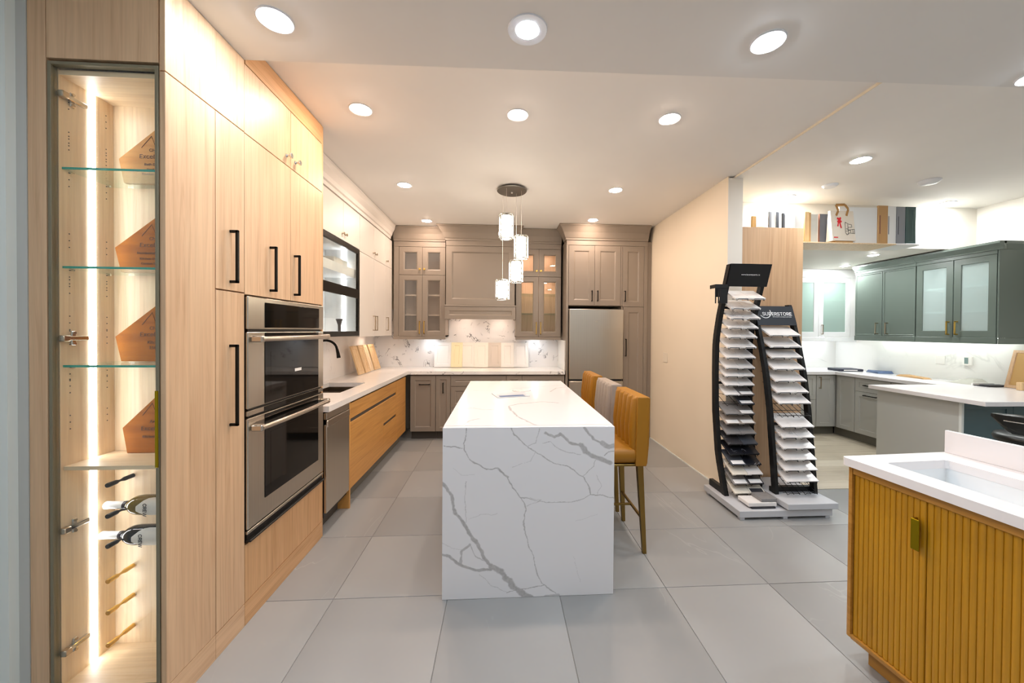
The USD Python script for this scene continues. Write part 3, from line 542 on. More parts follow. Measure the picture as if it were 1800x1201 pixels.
def uppercab(label, x0, x1, lit, glassmat, inner):
    t = thing('glass_cabinet', label, 'cabinet', ((x0+x1)/2, 5.3, 1.30))
    mid = (x0+x1)/2; bl = x0+(.067 if lit == 0 else 0); mid = (bl+x1)/2
    put(t, 'body', [box(x0, bl+.018, YU+.021, 5.45, 1.335, 2.62), box(x1-.018, x1, YU+.021, 5.45, 1.335, 2.62), box(x0, x1, 5.435, 5.45, 1.335, 2.62), box(x0, x1, YU+.021, 5.435, 1.335, 1.353), box(x0, x1, YU+.021, 5.435, 2.16, 2.18), box(x0, x1, YU+.021, 5.435, 2.525, 2.60)], 'taupe')
    put(t, 'inner_back', box(bl+.02, x1-.02, 5.428, 5.434, 1.355, 2.52), inner)
    for z in ((1.63, 1.90) if lit == 0 else (1.66, 1.93)): put(t, 'shelf', box(bl+.02, x1-.02, YU+.05, 5.427, z-.008, z+.008), inner if lit == 0 else 'shelf_glass')
    put(t, 'valance', box(x0-.002, x1+.002, YU-.006, YU+.02, 1.30, 1.339, .003), 'taupe'); put(t, 'frieze', box(x0, x1, YU-.002, YU+.02, 2.548, 2.62, .002), 'taupe')
    if lit == 0: put(t, 'filler_strip', box(x0, bl-.002, YU, YU+.02, 1.339, 2.548, .002), 'taupe')
    for a, b, side in ((bl, mid, 1), (mid, x1, -1)):
        d = put(t, 'door', tf(UF, door_mesh(a+.0015, b-.0015, 1.341, 2.166, .02, .062, .014, .008, glass=True)), 'taupe')
        put(d, 'glass', box(a+.06, b-.06, YU+.011, YU+.014, 1.40, 2.10), glassmat)
        hx = b-.03 if side > 0 else a+.03
        put(d, 'handle', tf(UF, bar_handle(hx, 1.46, .16, True, .006, .03)), 'gold', label='long gold bar handle')
        d = put(t, 'door', tf(UF, door_mesh(a+.0015, b-.0015, 2.170, 2.545, .02, .062, .014, .008, glass=True)), 'taupe')
        put(d, 'glass', box(a+.06, b-.06, YU+.011, YU+.014, 2.235, 2.48), glassmat); put(d, 'knob', tf(UF, knob(hx, 2.245, .014, .028)), 'gold', 40)
    if lit:
        for z in (2.522, 2.157):
            for x in (bl+.17, x1-.17): put(t, 'puck_light', lathe([(0, -.006), (.025, -.006), (.025, 0), (0, 0)], 20, (x, 5.24, z)), 'puck_bright', 40)
    put(t, 'crown', crown(x0, x1, YU, 5.45, 2.62, ZK-.003, .085, False, False), 'taupe')
    return t
uppercab('grey glass-door wall cabinet in the corner with unlit shelves', -1.441, -.752, 0, 'cab_glass', 'pale_lining')
uppercab('grey glass-door wall cabinet next to the fridge, lit warm inside', .204, .828, 1, 'glass', 'inner_wood')
hd = thing('range_hood', 'grey panelled hood box between the two glass cabinets', 'range hood', (-.27, 5.2, 1.57))
HF = FRONT(0, 5.02)
put(hd, 'body', [box(-.731, -.711, 5.041, 5.45, 1.60, 2.62), box(.164, .184, 5.041, 5.45, 1.60, 2.62), box(-.711, .164, 5.041, 5.45, 1.62, 2.62)], 'taupe')
put(hd, 'front_panel', tf(HF, door_mesh(-.731, .184, 1.765, 2.548, .02, .075, .018, .01)), 'taupe')
put(hd, 'cap_moulding', box(-.75, .203, 5.0, 5.45, 1.742, 1.764, .004), 'taupe'); put(hd, 'mantel_panel', tf(FRONT(0, 5.008), door_mesh(-.745, .198, 1.575, 1.741, .02, .05, .014, .008)), 'taupe')
put(hd, 'mantel_side', [box(-.745, -.725, 5.028, 5.45, 1.575, 1.741), box(.178, .198, 5.028, 5.45, 1.575, 1.741)], 'taupe'); put(hd, 'frieze', box(-.731, .184, 5.016, 5.04, 2.55, 2.622, .002), 'taupe')
put(hd, 'crown', crown(-.731, .184, 5.02, 5.03, 2.62, ZK-.002, .11), 'taupe')
for x in (-.52, -.02): put(hd, 'puck_light', lathe([(0, -.006), (.03, -.006), (.03, 0), (0, 0)], 20, (x, 5.26, 1.619)), 'puck_warm', 40)
for x, y, z, mt, w in [(-1.0, 5.30, 1.335, 'puck_cool', 'cool puck lamp under the left glass cabinet'), (.50, 5.30, 1.335, 'puck_cool', 'cool puck lamp under the right glass cabinet'), (-1.64, 4.95, 1.35, 'puck_warm', 'warm puck lamp under the corner wall cabinet')]:
    t = thing('puck_light', w, 'lamp', (x, y, z-.008)); put(t, 'housing', lathe([(.028, -.001), (.034, -.007), (.036, -.001)], 24, (x, y, z)), 'chrome', 40); put(t, 'lens', lathe([(0, -.006), (.028, -.006), (.028, -.001), (0, -.001)], 20, (x, y, z)), mt, 40)
# seven door samples on the worktop
xs = [(-.945, -.70), (-.705, -.545), (-.59, -.37), (-.375, -.178), (-.18, .01), (.005, .19), (.18, .40)]
lb = ['white door sample with a wide frame, leftmost against the marble', 'cream-yellow door sample between two white ones', 'off-white door sample beside the cream-yellow one', 'plain ivory door sample at the middle of the seven', 'greige door sample with a sunk panel', 'pale white door sample right of the greige one', 'white door sample with a grey edge, nearest the fridge']
for i, (a, b) in enumerate(xs):
    dy = .022*(i % 2)
    t = thing('door_sample', lb[i], 'sample door', ((a+b)/2, 5.36-dy, ZT+.002))
    M = frame((0, 5.35-dy, ZT+.0025), (1, 0, 0), (0, .978, -.208), (0, .208, .978)); put(t, 'panel', tf(M, door_mesh(a, b, .004, .36, .018, .042, .008, .006)), f'sample_paint_{i}')
# fridge wall
fu = thing('fridge_surround', 'tall grey cabinet block framing the fridge with three doors above and beside it', 'cabinet', (1.4, 5.15, 0))
put(fu, 'side_panel', box(.855, .885, YB, 5.45, 0, 2.62, .002), 'taupe'); put(fu, 'side_panel', box(1.60, 1.622, YB+.021, 5.45, 0, 2.62, .001), 'taupe')
put(fu, 'body', [box(.885, 1.60, YB+.021, 5.45, 1.76, 2.62), box(1.622, 1.948, YB+.021, 5.45, .11, 2.62)], 'taupe'); put(fu, 'end_panel', box(1.90, 1.948, YB, YB+.02, 0, 2.56, .002), 'taupe'); put(fu, 'scribe', box(1.9485, 2.008, YB+.02, YB+.04, 0, 2.62), 'taupe')
for a, b, hx in ((.888, 1.232, 1.195), (1.235, 1.583, 1.272)):
    d = put(fu, 'door', tf(BF, door_mesh(a, b, 1.765, 2.553, .02, .068, .016, .009)), 'taupe'); blackbar(d, BF, hx, 1.89, .13, True)
put(fu, 'stile', box(1.586, 1.606, YB, YB+.02, 1.765, 2.553, .001), 'taupe')
d = put(fu, 'door', tf(BF, door_mesh(1.609, 1.897, 1.752, 2.553, .02, .066, .016, .009)), 'taupe'); blackbar(d, BF, 1.64, 1.89, .13, True)
d = put(fu, 'door', tf(BF, door_mesh(1.625, 1.897, .115, 1.748, .02, .066, .016, .009)), 'taupe'); blackbar(d, BF, 1.655, 1.21, .22, True)
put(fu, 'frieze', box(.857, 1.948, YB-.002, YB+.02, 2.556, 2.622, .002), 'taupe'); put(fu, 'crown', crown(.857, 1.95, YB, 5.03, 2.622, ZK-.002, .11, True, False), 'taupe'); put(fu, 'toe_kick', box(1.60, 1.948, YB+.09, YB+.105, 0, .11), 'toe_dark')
fg = thing('fridge', 'stainless steel fridge with a large upper door set in grey cabinets', 'fridge', (1.24, 5.1, 0))
put(fg, 'body', box(.893, 1.593, YB+.03, 5.43, .02, 1.715), 'steel_x'); d = put(fg, 'door', box(.893, 1.613, YB-.045, YB+.014, .792, 1.715, .006), 'steel_z', label='upper steel door')
put(d, 'badge', box(1.23, 1.29, YB-.047, YB-.045, 1.556, 1.566), 'handle_steel'); put(fg, 'drawer', box(.893, 1.613, YB-.045, YB+.014, .06, .768, .006), 'steel_z', label='lower steel freezer drawer'); put(fg, 'gasket', box(.90, 1.592, YB-.03, YB+.029, .7685, .7915), 'rubber')
t = thing('switch_plate', 'blank white switch plate on the cream wall', 'switch plate', (2.008, 4.44, 1.11))
put(t, 'plate', box(2.004, 2.0098, 4.38, 4.50, 1.05, 1.17, .002), 'plate_cream')

# ---------------------------------------------------------------- island
def vein_field(P2, veins, seed=0):
    """0..1 where the points P2 (n,2) in metres lie on the veins: (points, width, strength)"""
    P3 = np.c_[P2, np.zeros(len(P2))]
    W = np.c_[meshkit.fbm(P3*26, 5, seed)-.5, meshkit.fbm(P3*26+9.3, 5, seed+5)-.5]*.020
    wn = .55+.9*meshkit.fbm(P3*40, 3, seed+11)
    Q = P2+W; out = np.zeros(len(P2))
    for pts, w, s in veins:
        pts = np.array(pts, float); dmin = np.full(len(P2), 9.0)
        for a, b in zip(pts[:-1], pts[1:]):
            ab = b-a; tt = np.clip(((Q-a)@ab)/(ab@ab), 0, 1); dmin = np.minimum(dmin, np.linalg.norm(Q-a-tt[:, None]*ab, axis=1))
        out = np.maximum(out, s*np.clip(2.6*(1.12-dmin/(w*.5*wn)), 0, 1))
    return out
def grid_mesh(o, eu, ev, w, h, nu, nv):
    u, v = np.meshgrid(np.linspace(0, w, nu+1), np.linspace(0, h, nv+1), indexing='ij'); o, eu, ev = map(np.array, (o, eu, ev))
    V = o+u.reshape(-1, 1)*eu+v.reshape(-1, 1)*ev; i, j = np.meshgrid(np.arange(nu), np.arange(nv), indexing='ij'); a = (i*(nv+1)+j).ravel()
    F = np.vstack([np.c_[a, a+nv+1, a+nv+2], np.c_[a, a+nv+2, a+1]]); return trimesh.Trimesh(V, F, process=False), np.c_[u.ravel(), v.ravel()]
def veined(parent, name, slab, face, P2, veins, seed):
    fld = vein_field(P2, veins, seed); mesh = trimesh.util.concatenate([slab, face]); mesh.apply_transform(parent.inv)
    p = numbered(parent.path, name); mm = usdkit.mesh(stage, p, mesh, MAT['vein_marble'])
    vals = np.r_[np.zeros(len(slab.vertices)), fld].astype(np.float32)
    from pxr import Vt
    UsdGeom.PrimvarsAPI(mm).CreatePrimvar('vein', Sdf.ValueTypeNames.FloatArray, 'vertex').Set(Vt.FloatArray.FromNumpy(vals))
IX0, IX1, IY0, IY1, IZ = -.3017, .6174, 1.9787, 3.7994, .9128
def FV(*pts): return [((cx_-52)/883*.919, (1148-cy_-(cx_-52)*.028)/882*.9128) for cx_, cy_ in pts]
front = [(FV((30, 535), (75, 570), (97, 610), (103, 660), (112, 700), (150, 745), (180, 790), (215, 840), (245, 890), (265, 935), (300, 975)), .018, .8),
 (FV((300, 975), (350, 1005), (390, 1050), (420, 1090), (470, 1125), (520, 1150)), .034, .8), (FV((30, 912), (90, 925), (130, 960), (180, 985), (240, 1000), (295, 993)), .015, .8),
 (FV((150, 960), (148, 900), (190, 862)), .014, .65), (FV((190, 862), (205, 905), (230, 935), (262, 948)), .006, .6), (FV((60, 360), (110, 362), (152, 371)), .005, .8), (FV((175, 262), (163, 340), (160, 370), (178, 415), (210, 445)), .006, .8),
 (FV((210, 445), (270, 475), (330, 470), (375, 515), (405, 570), (455, 620)), .0055, .85), (FV((335, 475), (360, 500), (380, 518)), .011, .7), (FV((455, 620), (478, 680), (468, 760), (485, 850), (515, 920), (535, 1000), (555, 1060), (575, 1075), (635, 1118)), .005, .75),
 (FV((400, 262), (412, 295), (470, 345), (520, 385), (580, 415), (620, 440), (680, 450), (730, 480), (770, 510), (800, 550), (810, 605), (860, 603), (940, 620)), .005, .75), (FV((402, 262), (415, 297), (440, 320)), .009, .7),
 (FV((570, 283), (620, 305), (655, 288), (700, 330), (760, 345)), .015, .75), (FV((755, 340), (790, 385), (850, 408), (915, 436)), .026, .75), (FV((780, 255), (825, 312), (880, 335)), .013, .75), (FV((870, 330), (905, 350), (945, 345)), .026, .7), (FV((945, 372), (905, 378), (880, 395)), .006, .7),
 (FV((810, 605), (740, 635), (650, 645), (570, 643), (500, 628), (456, 620)), .0045, .6), (FV((520, 385), (500, 430), (400, 465)), .003, .4), (FV((488, 350), (530, 335), (540, 262)), .004, .55), (FV((560, 340), (600, 332), (640, 365), (700, 385), (760, 392)), .004, .55),
 (FV((170, 540), (160, 620), (172, 690), (170, 752)), .004, .5), (FV((98, 475), (150, 510), (210, 505)), .003, .3), (FV((380, 1116), (430, 1102), (500, 1090), (572, 1074)), .005, .75), (FV((645, 1128), (580, 1133), (520, 1148)), .014, .55), (FV((725, 925), (745, 990), (757, 1058)), .003, .3),
 (FV((185, 737), (240, 710), (325, 705)), .003, .35), (FV((240, 1020), (300, 1072), (380, 1112)), .003, .4), (FV((50, 852), (100, 885), (152, 893)), .003, .35), (FV((770, 505), (830, 455), (838, 420)), .004, .55), (FV((740, 742), (850, 705)), .003, .25), (FV((840, 500), (870, 560), (850, 580), (845, 600)), .003, .45), (FV((480, 665), (540, 640), (550, 630), (500, 622)), .004, .4)]
isl = thing('island', 'kitchen island in white marble with grey veins and a waterfall end', 'island', (.158, 2.89, 0))
fm, P2 = grid_mesh((IX0, IY0-.0004, .002), (1, 0, 0), (0, 0, 1), IX1-IX0, IZ-.003, 330, 330)
veined(isl, 'waterfall_panel', box(IX0, IX1, IY0, IY0+.04, 0, IZ, .0015), fm, P2, front, 3)
top = [([(.50, 0), (.47, .05), (.40, .22), (.37, .40), (.36, .52), (.45, .60), (.60, .66), (.72, .62)], .012, .75), ([(.10, 0), (.13, .10), (.18, .16)], .008, .6), ([(.02, .42), (.12, .46), (.2, .40), (.3, .42)], .009, .5), ([(.72, 1.1), (.80, 1.3), (.90, 1.35)], .014, .5), ([(.0, 1.2), (.3, 1.15), (.45, 1.3), (.9, 1.5)], .008, .45)]
tm, P2 = grid_mesh((IX0, IY0+.0405, IZ+.0004), (1, 0, 0), (0, 1, 0), IX1-IX0, IY1-IY0-.0405, 180, 330)
veined(isl, 'top_slab', box(IX0, IX1, IY0+.0402, IY1, IZ-.04, IZ, .0015), tm, P2, top, 8)
put(isl, 'end_panel', box(IX0, .40, IY1-.04, IY1-.0005, 0, IZ-.0402, .0015), 'quartz_soft'); put(isl, 'cabinet_body', box(IX0+.02, .36, IY0+.0405, IY1-.0405, 0, IZ-.0402), 'crisp_white')
pl = thing('brochure', 'pale printed brochure lying on the island top', 'brochure', (.10, 2.93, IZ+.001))
m_ = box(-.13, .13, -.10, .10, 0, .004, .001); m_.apply_transform(trimesh.transformations.rotation_matrix(.25, (0, 0, 1))); m_.apply_translation((.08, 2.96, IZ+.0012)); put(pl, 'cover', m_, 'paper_grey')
m_ = box(-.09, .11, -.03, .03, .004, .0046); m_.apply_transform(trimesh.transformations.rotation_matrix(.25, (0, 0, 1))); m_.apply_translation((.08, 2.90, IZ+.0012)); put(pl, 'printed_band', m_, 'folder_blue')
gs = thing('stone_chip', 'thin white marble chip with grey edge under the brochure', 'stone sample', (.06, 2.86, IZ+.001))
m_ = box(-.10, .10, -.08, .08, 0, .006, .001); m_.apply_transform(trimesh.transformations.rotation_matrix(-.6, (0, 0, 1))); m_.apply_translation((-.0, 3.05, IZ+.006)); 
m_ = box(-.06, .06, -.05, .05, 0, .008, .001); m_.apply_transform(trimesh.transformations.rotation_matrix(.7, (0, 0, 1))); m_.apply_translation((.18, 3.16, IZ+.001)); put(gs, 'chip', m_, 'slab_vein')

# ---------------------------------------------------------------- bar stools
def stool(x, y, leather, label):
    t = thing('bar_stool', label, 'bar stool', (x, y, 0))
    w = .215
    put(t, 'seat', rbox(x-.20, x+.205, y-w, y+w, .575, .672, .035), leather, 30)
    put(t, 'seat_frame', box(x-.19, x+.215, y-w+.004, y+w-.004, .562, .576, .003), 'bronze')
    n = 20
    P = []
    for z, xa, xb in ((.572, .155, .215), (.68, .158, .222), (1.0, .166, .23)): P += [(x+xa, y+s*w, z) for s in (-1, 1)]+[(x+xb, y+s*w, z) for s in (-1, 1)]
    shell = hullpts([np.array(p)+q for p in P for q in _ICO[::2]*.008])
    br = put(t, 'backrest', shell, leather, 30)
    k = 5; cw_ = (2*w-.02)/k
    for i in range(k):
        yc = y-w+.01+cw_*(i+.5); pts = []
        for z, xx, rr in ((.645, .128, 1.0), (.80, .120, 1.0), (.985, .136, .9)):
            for a in np.linspace(0, 2*math.pi, 16, endpoint=False): pts.append((x+xx+.034+.034*rr*math.cos(a)*1.0, yc+cw_*.5*math.sin(a), z))
        pts += [(x+.16, yc+s*cw_*.4, 1.004) for s in (-1, 1)]+[(x+.19, yc+s*cw_*.4, 1.006) for s in (-1, 1)]
        put(br, 'channel', hullpts(pts), leather, 30)
    for s in (-1, 1): put(br, 'piping', tube([(x+.222, y+s*w, .58), (x+.232, y+s*w, .70), (x+.238, y+s*w, 1.0)], .004, 6), leather, 30)
    def leg(px, py, qx, qy):
        a, b = .0185, .012
        return hullpts([(px+i*a, py+j*a, .563) for i in (-1, 1) for j in (-1, 1)]+[(qx+i*b, qy+j*b, 0) for i in (-1, 1) for j in (-1, 1)])
    for sx in (-1, 1):
        for sy in (-1, 1): put(t, 'leg', leg(x+.185*sx, y+.19*sy, x+(.215 if sx > 0 else -.205), y+.205*sy), 'bronze')
    for sx in (-1, 1): put(t, 'stretcher', box(x+sx*.2-.008, x+sx*.2+.008, y-.195, y+.195, .215, .231, .002), 'bronze')
    put(t, 'footrest', box(x-.195, x+.195, y-.008, y+.008, .216, .230, .002), 'bronze')
    return t
stool(.715, 2.545, 'leather_gold', 'mustard leather bar stool nearest the camera with channelled back')
stool(.715, 3.10, 'leather_taupe', 'taupe fabric bar stool between the two mustard ones')
stool(.715, 3.66, 'leather_gold', 'mustard leather bar stool farthest along the island, nearest the fridge')

# ---------------------------------------------------------------- pendant
pd = thing('pendant_lamp', 'pendant lamp with a round grey canopy and four glowing glass cylinders', 'pendant lamp', (.10, 3.66, ZK))
put(pd, 'canopy', lathe([(0, -.03), (.138, -.028), (.145, -.022), (.145, -.016), (.125, -.002), (0, -.001)], 48, (.10, 3.66, ZK)), 'canopy_grey', 40)
put(pd, 'canopy_cap', lathe([(0, -.05), (.012, -.046), (.014, -.031), (0, -.03)], 16, (.10, 3.66, ZK)), 'chrome', 40)
for x, y, z0, z1 in [(.046, 3.56, 2.30, 2.525), (.192, 3.62, 2.125, 2.34), (.147, 3.70, 1.905, 2.118), (.014, 3.76, 1.736, 1.932)]:
    put(pd, 'cord', cyl((x, y, z1), (x, y, ZK-.029), .0014, 6), 'cord_clear')
    r = .066; sh = put(pd, 'shade', [lathe([(r, z0), (r, z1), (r-.003, z1), (r-.003, z0), (r, z0)], 36, (x, y, 0))], 'glass', 40, label='clear glass cylinder shade')
    wires = []
    for k in range(18):
        a = 2*math.pi*k/18; zz = np.linspace(z0+.004, z1-.004, 9)
        wires.append(tube([(x+(r+.003)*math.cos(a+.10*(i % 2)), y+(r+.003)*math.sin(a+.10*(i % 2)), z_) for i, z_ in enumerate(zz)], .0012, 4))
    put(sh, 'wire_wrap', wires, 'chrome')
    for z_ in (z0, z1): put(sh, 'ring', tube([(x+r*math.cos(a), y+r*math.sin(a), z_) for a in np.linspace(0, 2*math.pi, 37)], .0028, 6), 'chrome', 40)
    put(pd, 'cap', lathe([(0, z1+.012), (.02, z1+.010), (.047, z1-.012), (0, z1-.012)], 24, (x, y, 0)), 'chrome', 40)
    put(pd, 'bulb', lathe([(0, z0+.025), (.044, z0+.025), (.046, z0+.03), (.046, z1-.018), (.044, z1-.013), (0, z1-.013)], 28, (x, y, 0)), 'bulb', 40)

# ---------------------------------------------------------------- sample racks
pf = thing('rack_platform', 'light grey low platform carrying both sample racks', 'platform', (2.18, 2.95, 0))
put(pf, 'base_board', box(1.812, 2.552, 2.705, 3.205, .02, .07, .003), 'base_grey')
for x in (1.84, 2.18, 2.52):
    for y in (2.73, 3.16): put(pf, 'foot', box(x-.018, x+.018, y-.018, y+.018, 0, .02, .002), 'base_grey')
p2 = thing('upper_platform', 'second grey platform stacked on the right half under the shorter rack', 'platform', (2.37, 2.93, .07))
put(p2, 'base_board', box(2.170, 2.572, 2.675, 3.195, .085, .13, .003), 'base_grey')
for x in (2.21, 2.50):
    for y in (2.72, 3.15): put(p2, 'foot', box(x-.015, x+.015, y-.015, y+.015, .07, .085, .002), 'ring_white')
def interp(tab, z): a = np.array(tab); return float(np.interp(z, a[:, 0], a[:, 1]))
def upright(tab, x, zs, w=.045, tk=.018):
    V, F = [], []
    for z in zs:
        y = interp(tab, z); V += [(x-tk, y-w/2, z), (x+tk, y-w/2, z), (x+tk, y+w/2, z), (x-tk, y+w/2, z)]
    for i in range(len(zs)-1):
        for k in range(4):
            a, b = 4*i+k, 4*i+(k+1) % 4; F += [(a, b, b+4), (a, b+4, a+4)]
    n = 4*(len(zs)-1); F += [(0, 2, 1), (0, 3, 2), (n, n+1, n+2), (n, n+2, n+3)]
    return trimesh.Trimesh(V, F, process=False)
def slabM(x0, x1, yf, zf, L=.155, rise=.078, t=.014):
    s = math.hypot(L, rise); ey = np.array([0, L/s, rise/s]); ez = np.array([0, -rise/s, L/s])
    return frame((0, yf, zf), (1, 0, 0), ey, ez), s
def tray(rack, x0, x1, yf, zf, empty=False):
    M, s = slabM(x0, x1, yf, zf); r = .0022; parts = []
    w = x1-x0
    for a, b in ((.06, .42), (.58, .94)):
        xa, xb = x0+w*a, x0+w*b
        parts.append(tube([(xa, .03, -.004), (xa, -.006, -.004), (xa+.008, -.007, .012), (xb-.008, -.007, .012), (xb, -.006, -.004), (xb, .03, -.004)], r, 5))
        for x in (xa, xb): parts.append(cyl((x, .0, -.004), (x, s+.01, -.004), r, 5))
    for y in ((.02, s*.5, s) if empty else (.03, s)): parts.append(cyl((x0-.006, y, -.0075), (x1+.006, y, -.0075), r, 5))
    if empty:
        for f in (.25, .75): parts.append(cyl((x0+w*f, -.004, -.004), (x0+w*f, s+.01, -.004), r, 5))
    return put(rack, 'wire_tray', [tf(M, p) for p in parts], 'wire_black')
LT = [(.07, 2.985), (.37, 3.09), (.75, 3.14), (1.1, 3.15), (1.35, 3.146), (1.55, 3.10), (1.73, 3.04), (1.98, 2.955)]
r1 = thing('sample_rack', 'taller black curved rack of stone samples with a web address on its header', 'display rack', (2.04, 3.0, .07))
for x, zb, tk in ((1.872, .0705, .018), (2.178, .131, .014)): put(r1, 'upright', upright(LT, x, np.linspace(zb, 1.98, 24), tk=tk), 'rack_black')
put(r1, 'foot_bar', box(1.855, 1.892, 3.01, 3.20, .0705, .125, .003), 'rack_black'); put(r1, 'foot_bar', box(2.164, 2.192, 3.0, 3.19, .131, .18, .003), 'rack_black')
sg = put(r1, 'header_sign', hullpts([(x, interp(LT, z)+dy, z) for x in (1.862, 2.208) for z in (1.805, 1.982) for dy in (-.03, -.018)]), 'sign_black')
tx = meshkit.text_mesh('www.lucentquartz.ca', .0115, .0008); sl = (interp(LT, 1.98)-interp(LT, 1.80))/.18; nz = math.hypot(1, sl)
def on_sign(tx, cx, z, tab, sl, nz):
    tx.apply_translation((-(tx.bounds[0][0]+tx.bounds[1][0])/2, 0, 0)); tx.apply_transform(frame((cx, interp(tab, z)-.0312, z), (1, 0, 0), (0, sl/nz, 1/nz), (0, -1/nz, sl/nz))); return tx
put(sg, 'lettering', on_sign(tx, 2.045, 1.893, LT, sl, nz), 'white_print')
hb = put(r1, 'card_holder', [box(1.745, 1.85, 2.945, 2.951, 1.785, 1.815, .001), box(1.745, 1.751, 2.951, 3.03, 1.785, 1.815, .001), box(1.747, 1.754, 2.951, 2.957, 1.66, 1.785), box(1.785, 1.85, 2.95, 2.956, 1.66, 1.786, .001), box(1.772, 1.778, 2.95, 2.956, 1.66, 1.79), box(1.79, 1.855, 3.024, 3.03, 1.72, 1.80, .001)], 'rack_black')
def slab(x0, x1, yf, zf, mat, label, tag=None, group=None):
    M, s = slabM(x0, x1, yf, zf)
    b_ = (x0+x1)/2
    t = thing('stone_sample', label, 'stone sample', (b_, yf, zf), 0, group)
    put(t, 'slab', tf(M, box(x0+.001, x1-.001, 0, s, 0, .014, .0015)), mat)
    if tag: put(t, 'sticker', tf(M, box(x0+.014, x1-.012, .006, .045, .014, .0146)), tag)
ORD = ['topmost', 'second', 'third', 'fourth', 'fifth', 'sixth', 'seventh', 'eighth', 'ninth', 'tenth', 'eleventh', 'twelfth', 'thirteenth', 'fourteenth', 'fifteenth', 'sixteenth', 'seventeenth', 'eighteenth', 'nineteenth', 'twentieth', 'lowest']
tips = [(2.93, 1.690), (2.985, 1.612), (2.987, 1.530), (3.010, 1.451), (3.022, 1.372), (3.031, 1.288), (3.040, 1.200), (3.046, 1.112), (3.05, 1.043), (3.05, .966), (3.048, .885), (3.045, .807), (3.04, .724), (3.03, .645), (3.02, .560), (3.0, .480), (2.98, .402), (2.955, .324), (2.935, .250), (2.922, .178), (2.905, .108)]
def cross(rack, tab, tp, idx, x0, x1):
    for i in idx:
        za, zb = [zf+.5*(interp(tab, zf)+.012-yf) for yf, zf in (tp[i], tp[i+1])]; z = (za+zb)/2+.004; y = interp(tab, z); put(rack, 'cross_bar', box(x0, x1, y+.005, y+.018, z-.011, z+.011, .002), 'rack_black')
cross(r1, LT, tips, (1, 9), 1.875, 2.175)
cl = ['white']*2+['veined']+['white']*6+['white', 'mixed', 'half', 'greyw', 'taupew', 'grey', 'darkg', 'black', 'slate', 'cream2', 'gd', 'cream']
for i, ((yf, zf), c) in enumerate(zip(tips, cl)):
    x0, xm, x1 = 1.900, 2.030, 2.160
    tray(r1, x0, x1, yf, zf)
    L = {'white': ('slab_white', 'slab_white', 'white', 'white'), 'veined': ('slab_vein', 'slab_white', 'white veined', 'white'), 'mixed': ('slab_white', 'slab_grey', 'white', 'grey'), 'half': (None, 'slab_slate', '', 'slate grey'),
         'greyw': ('slab_grey', 'slab_grey', 'mid grey', 'mid grey'), 'taupew': ('slab_taupe', 'slab_taupe', 'taupe', 'taupe'), 'grey': ('slab_grey', 'slab_grey', 'ash grey', 'ash grey'), 'darkg': ('slab_dark', 'slab_slate', 'charcoal', 'slate'),
         'black': ('slab_black', 'slab_black', 'veined black', 'black'), 'slate': ('slab_slate', 'slab_black', 'slate', 'dark slate'), 'cream2': ('slab_cream', 'slab_white', 'cream', 'white'), 'gd': ('slab_grey', 'slab_dark', 'grey', 'dark grey'), 'cream': ('slab_cream', 'slab_cream', 'speckled cream', 'speckled cream')}[c]
    tg = {'mixed': (None, 'label_white'), 'half': (None, 'label_white'), 'greyw': (None, 'label_white'), 'taupew': ('label_white', 'label_white'), 'slate': ('label_white', None), 'gd': ('label_white', 'label_white'), 'cream': (None, 'label_dark')}.get(c, (None, None))
    if L[0]: slab(x0, xm, yf, zf, L[0], f'{L[2]} stone sample, left half of the {ORD[i]} tray on the taller rack', tg[0])
    if L[1]: slab(xm, x1, yf, zf, L[1], f'{L[3]} stone sample, right half of the {ORD[i]} tray on the taller rack', tg[1])
RTb = [(.13, 2.865), (.45, 2.90), (.80, 2.94), (1.07, 2.985), (1.30, 3.045), (1.50, 3.105), (1.67, 3.165)]
r2 = thing('sample_rack', 'shorter black curved rack of stone samples with SUPERSTORE on its header', 'display rack', (2.37, 3.0, .13))
for x in (2.213, 2.540): put(r2, 'upright', upright(RTb, x, np.linspace(.1305, 1.668, 22), tk=.014), 'rack_black')
put(r2, 'brace', box(2.20, 2.535, 2.89, 2.92, .1305, .17, .002), 'rack_black')
sg = put(r2, 'header_sign', hullpts([(x, interp(RTb, z)+dy, z) for x in (2.202, 2.550) for z in (1.487, 1.655) for dy in (-.03, -.018)]), 'sign_slate')
sl = (interp(RTb, 1.65)-interp(RTb, 1.49))/.16; nz = math.hypot(1, sl)
put(sg, 'lettering', on_sign(meshkit.text_mesh('SUPERSTORE', .030, .0008, True), 2.392, 1.572, RTb, sl, nz), 'white_print')
put(sg, 'small_lettering', on_sign(meshkit.text_mesh('TOP QUARTZ & MARBLE SUPPLIES', .0075, .0008), 2.43, 1.556, RTb, sl, nz), 'white_print')
em = tube([(.052*math.cos(a), .052*math.sin(a), 0) for a in np.linspace(-2.6, .4, 20)], .004, 6); em.apply_transform(frame((2.285, interp(RTb, 1.60)-.031, 1.60), (1, 0, 0), (0, sl/nz, 1/nz), (0, -1/nz, sl/nz))); put(sg, 'emblem', em, 'white_print')
tipr = [(2.985, 1.392), (2.975, 1.296), (2.962, 1.208), (2.932, 1.115), (2.915, 1.020), (2.895, .930), (2.870, .845), None, (2.838, .662), (2.830, .580), (2.822, .496), (2.808, .410), (2.800, .330), (2.787, .246), None]
cross(r2, RTb, [q or (0, 0) for q in tipr], (1, 8), 2.215, 2.54)
n = 0
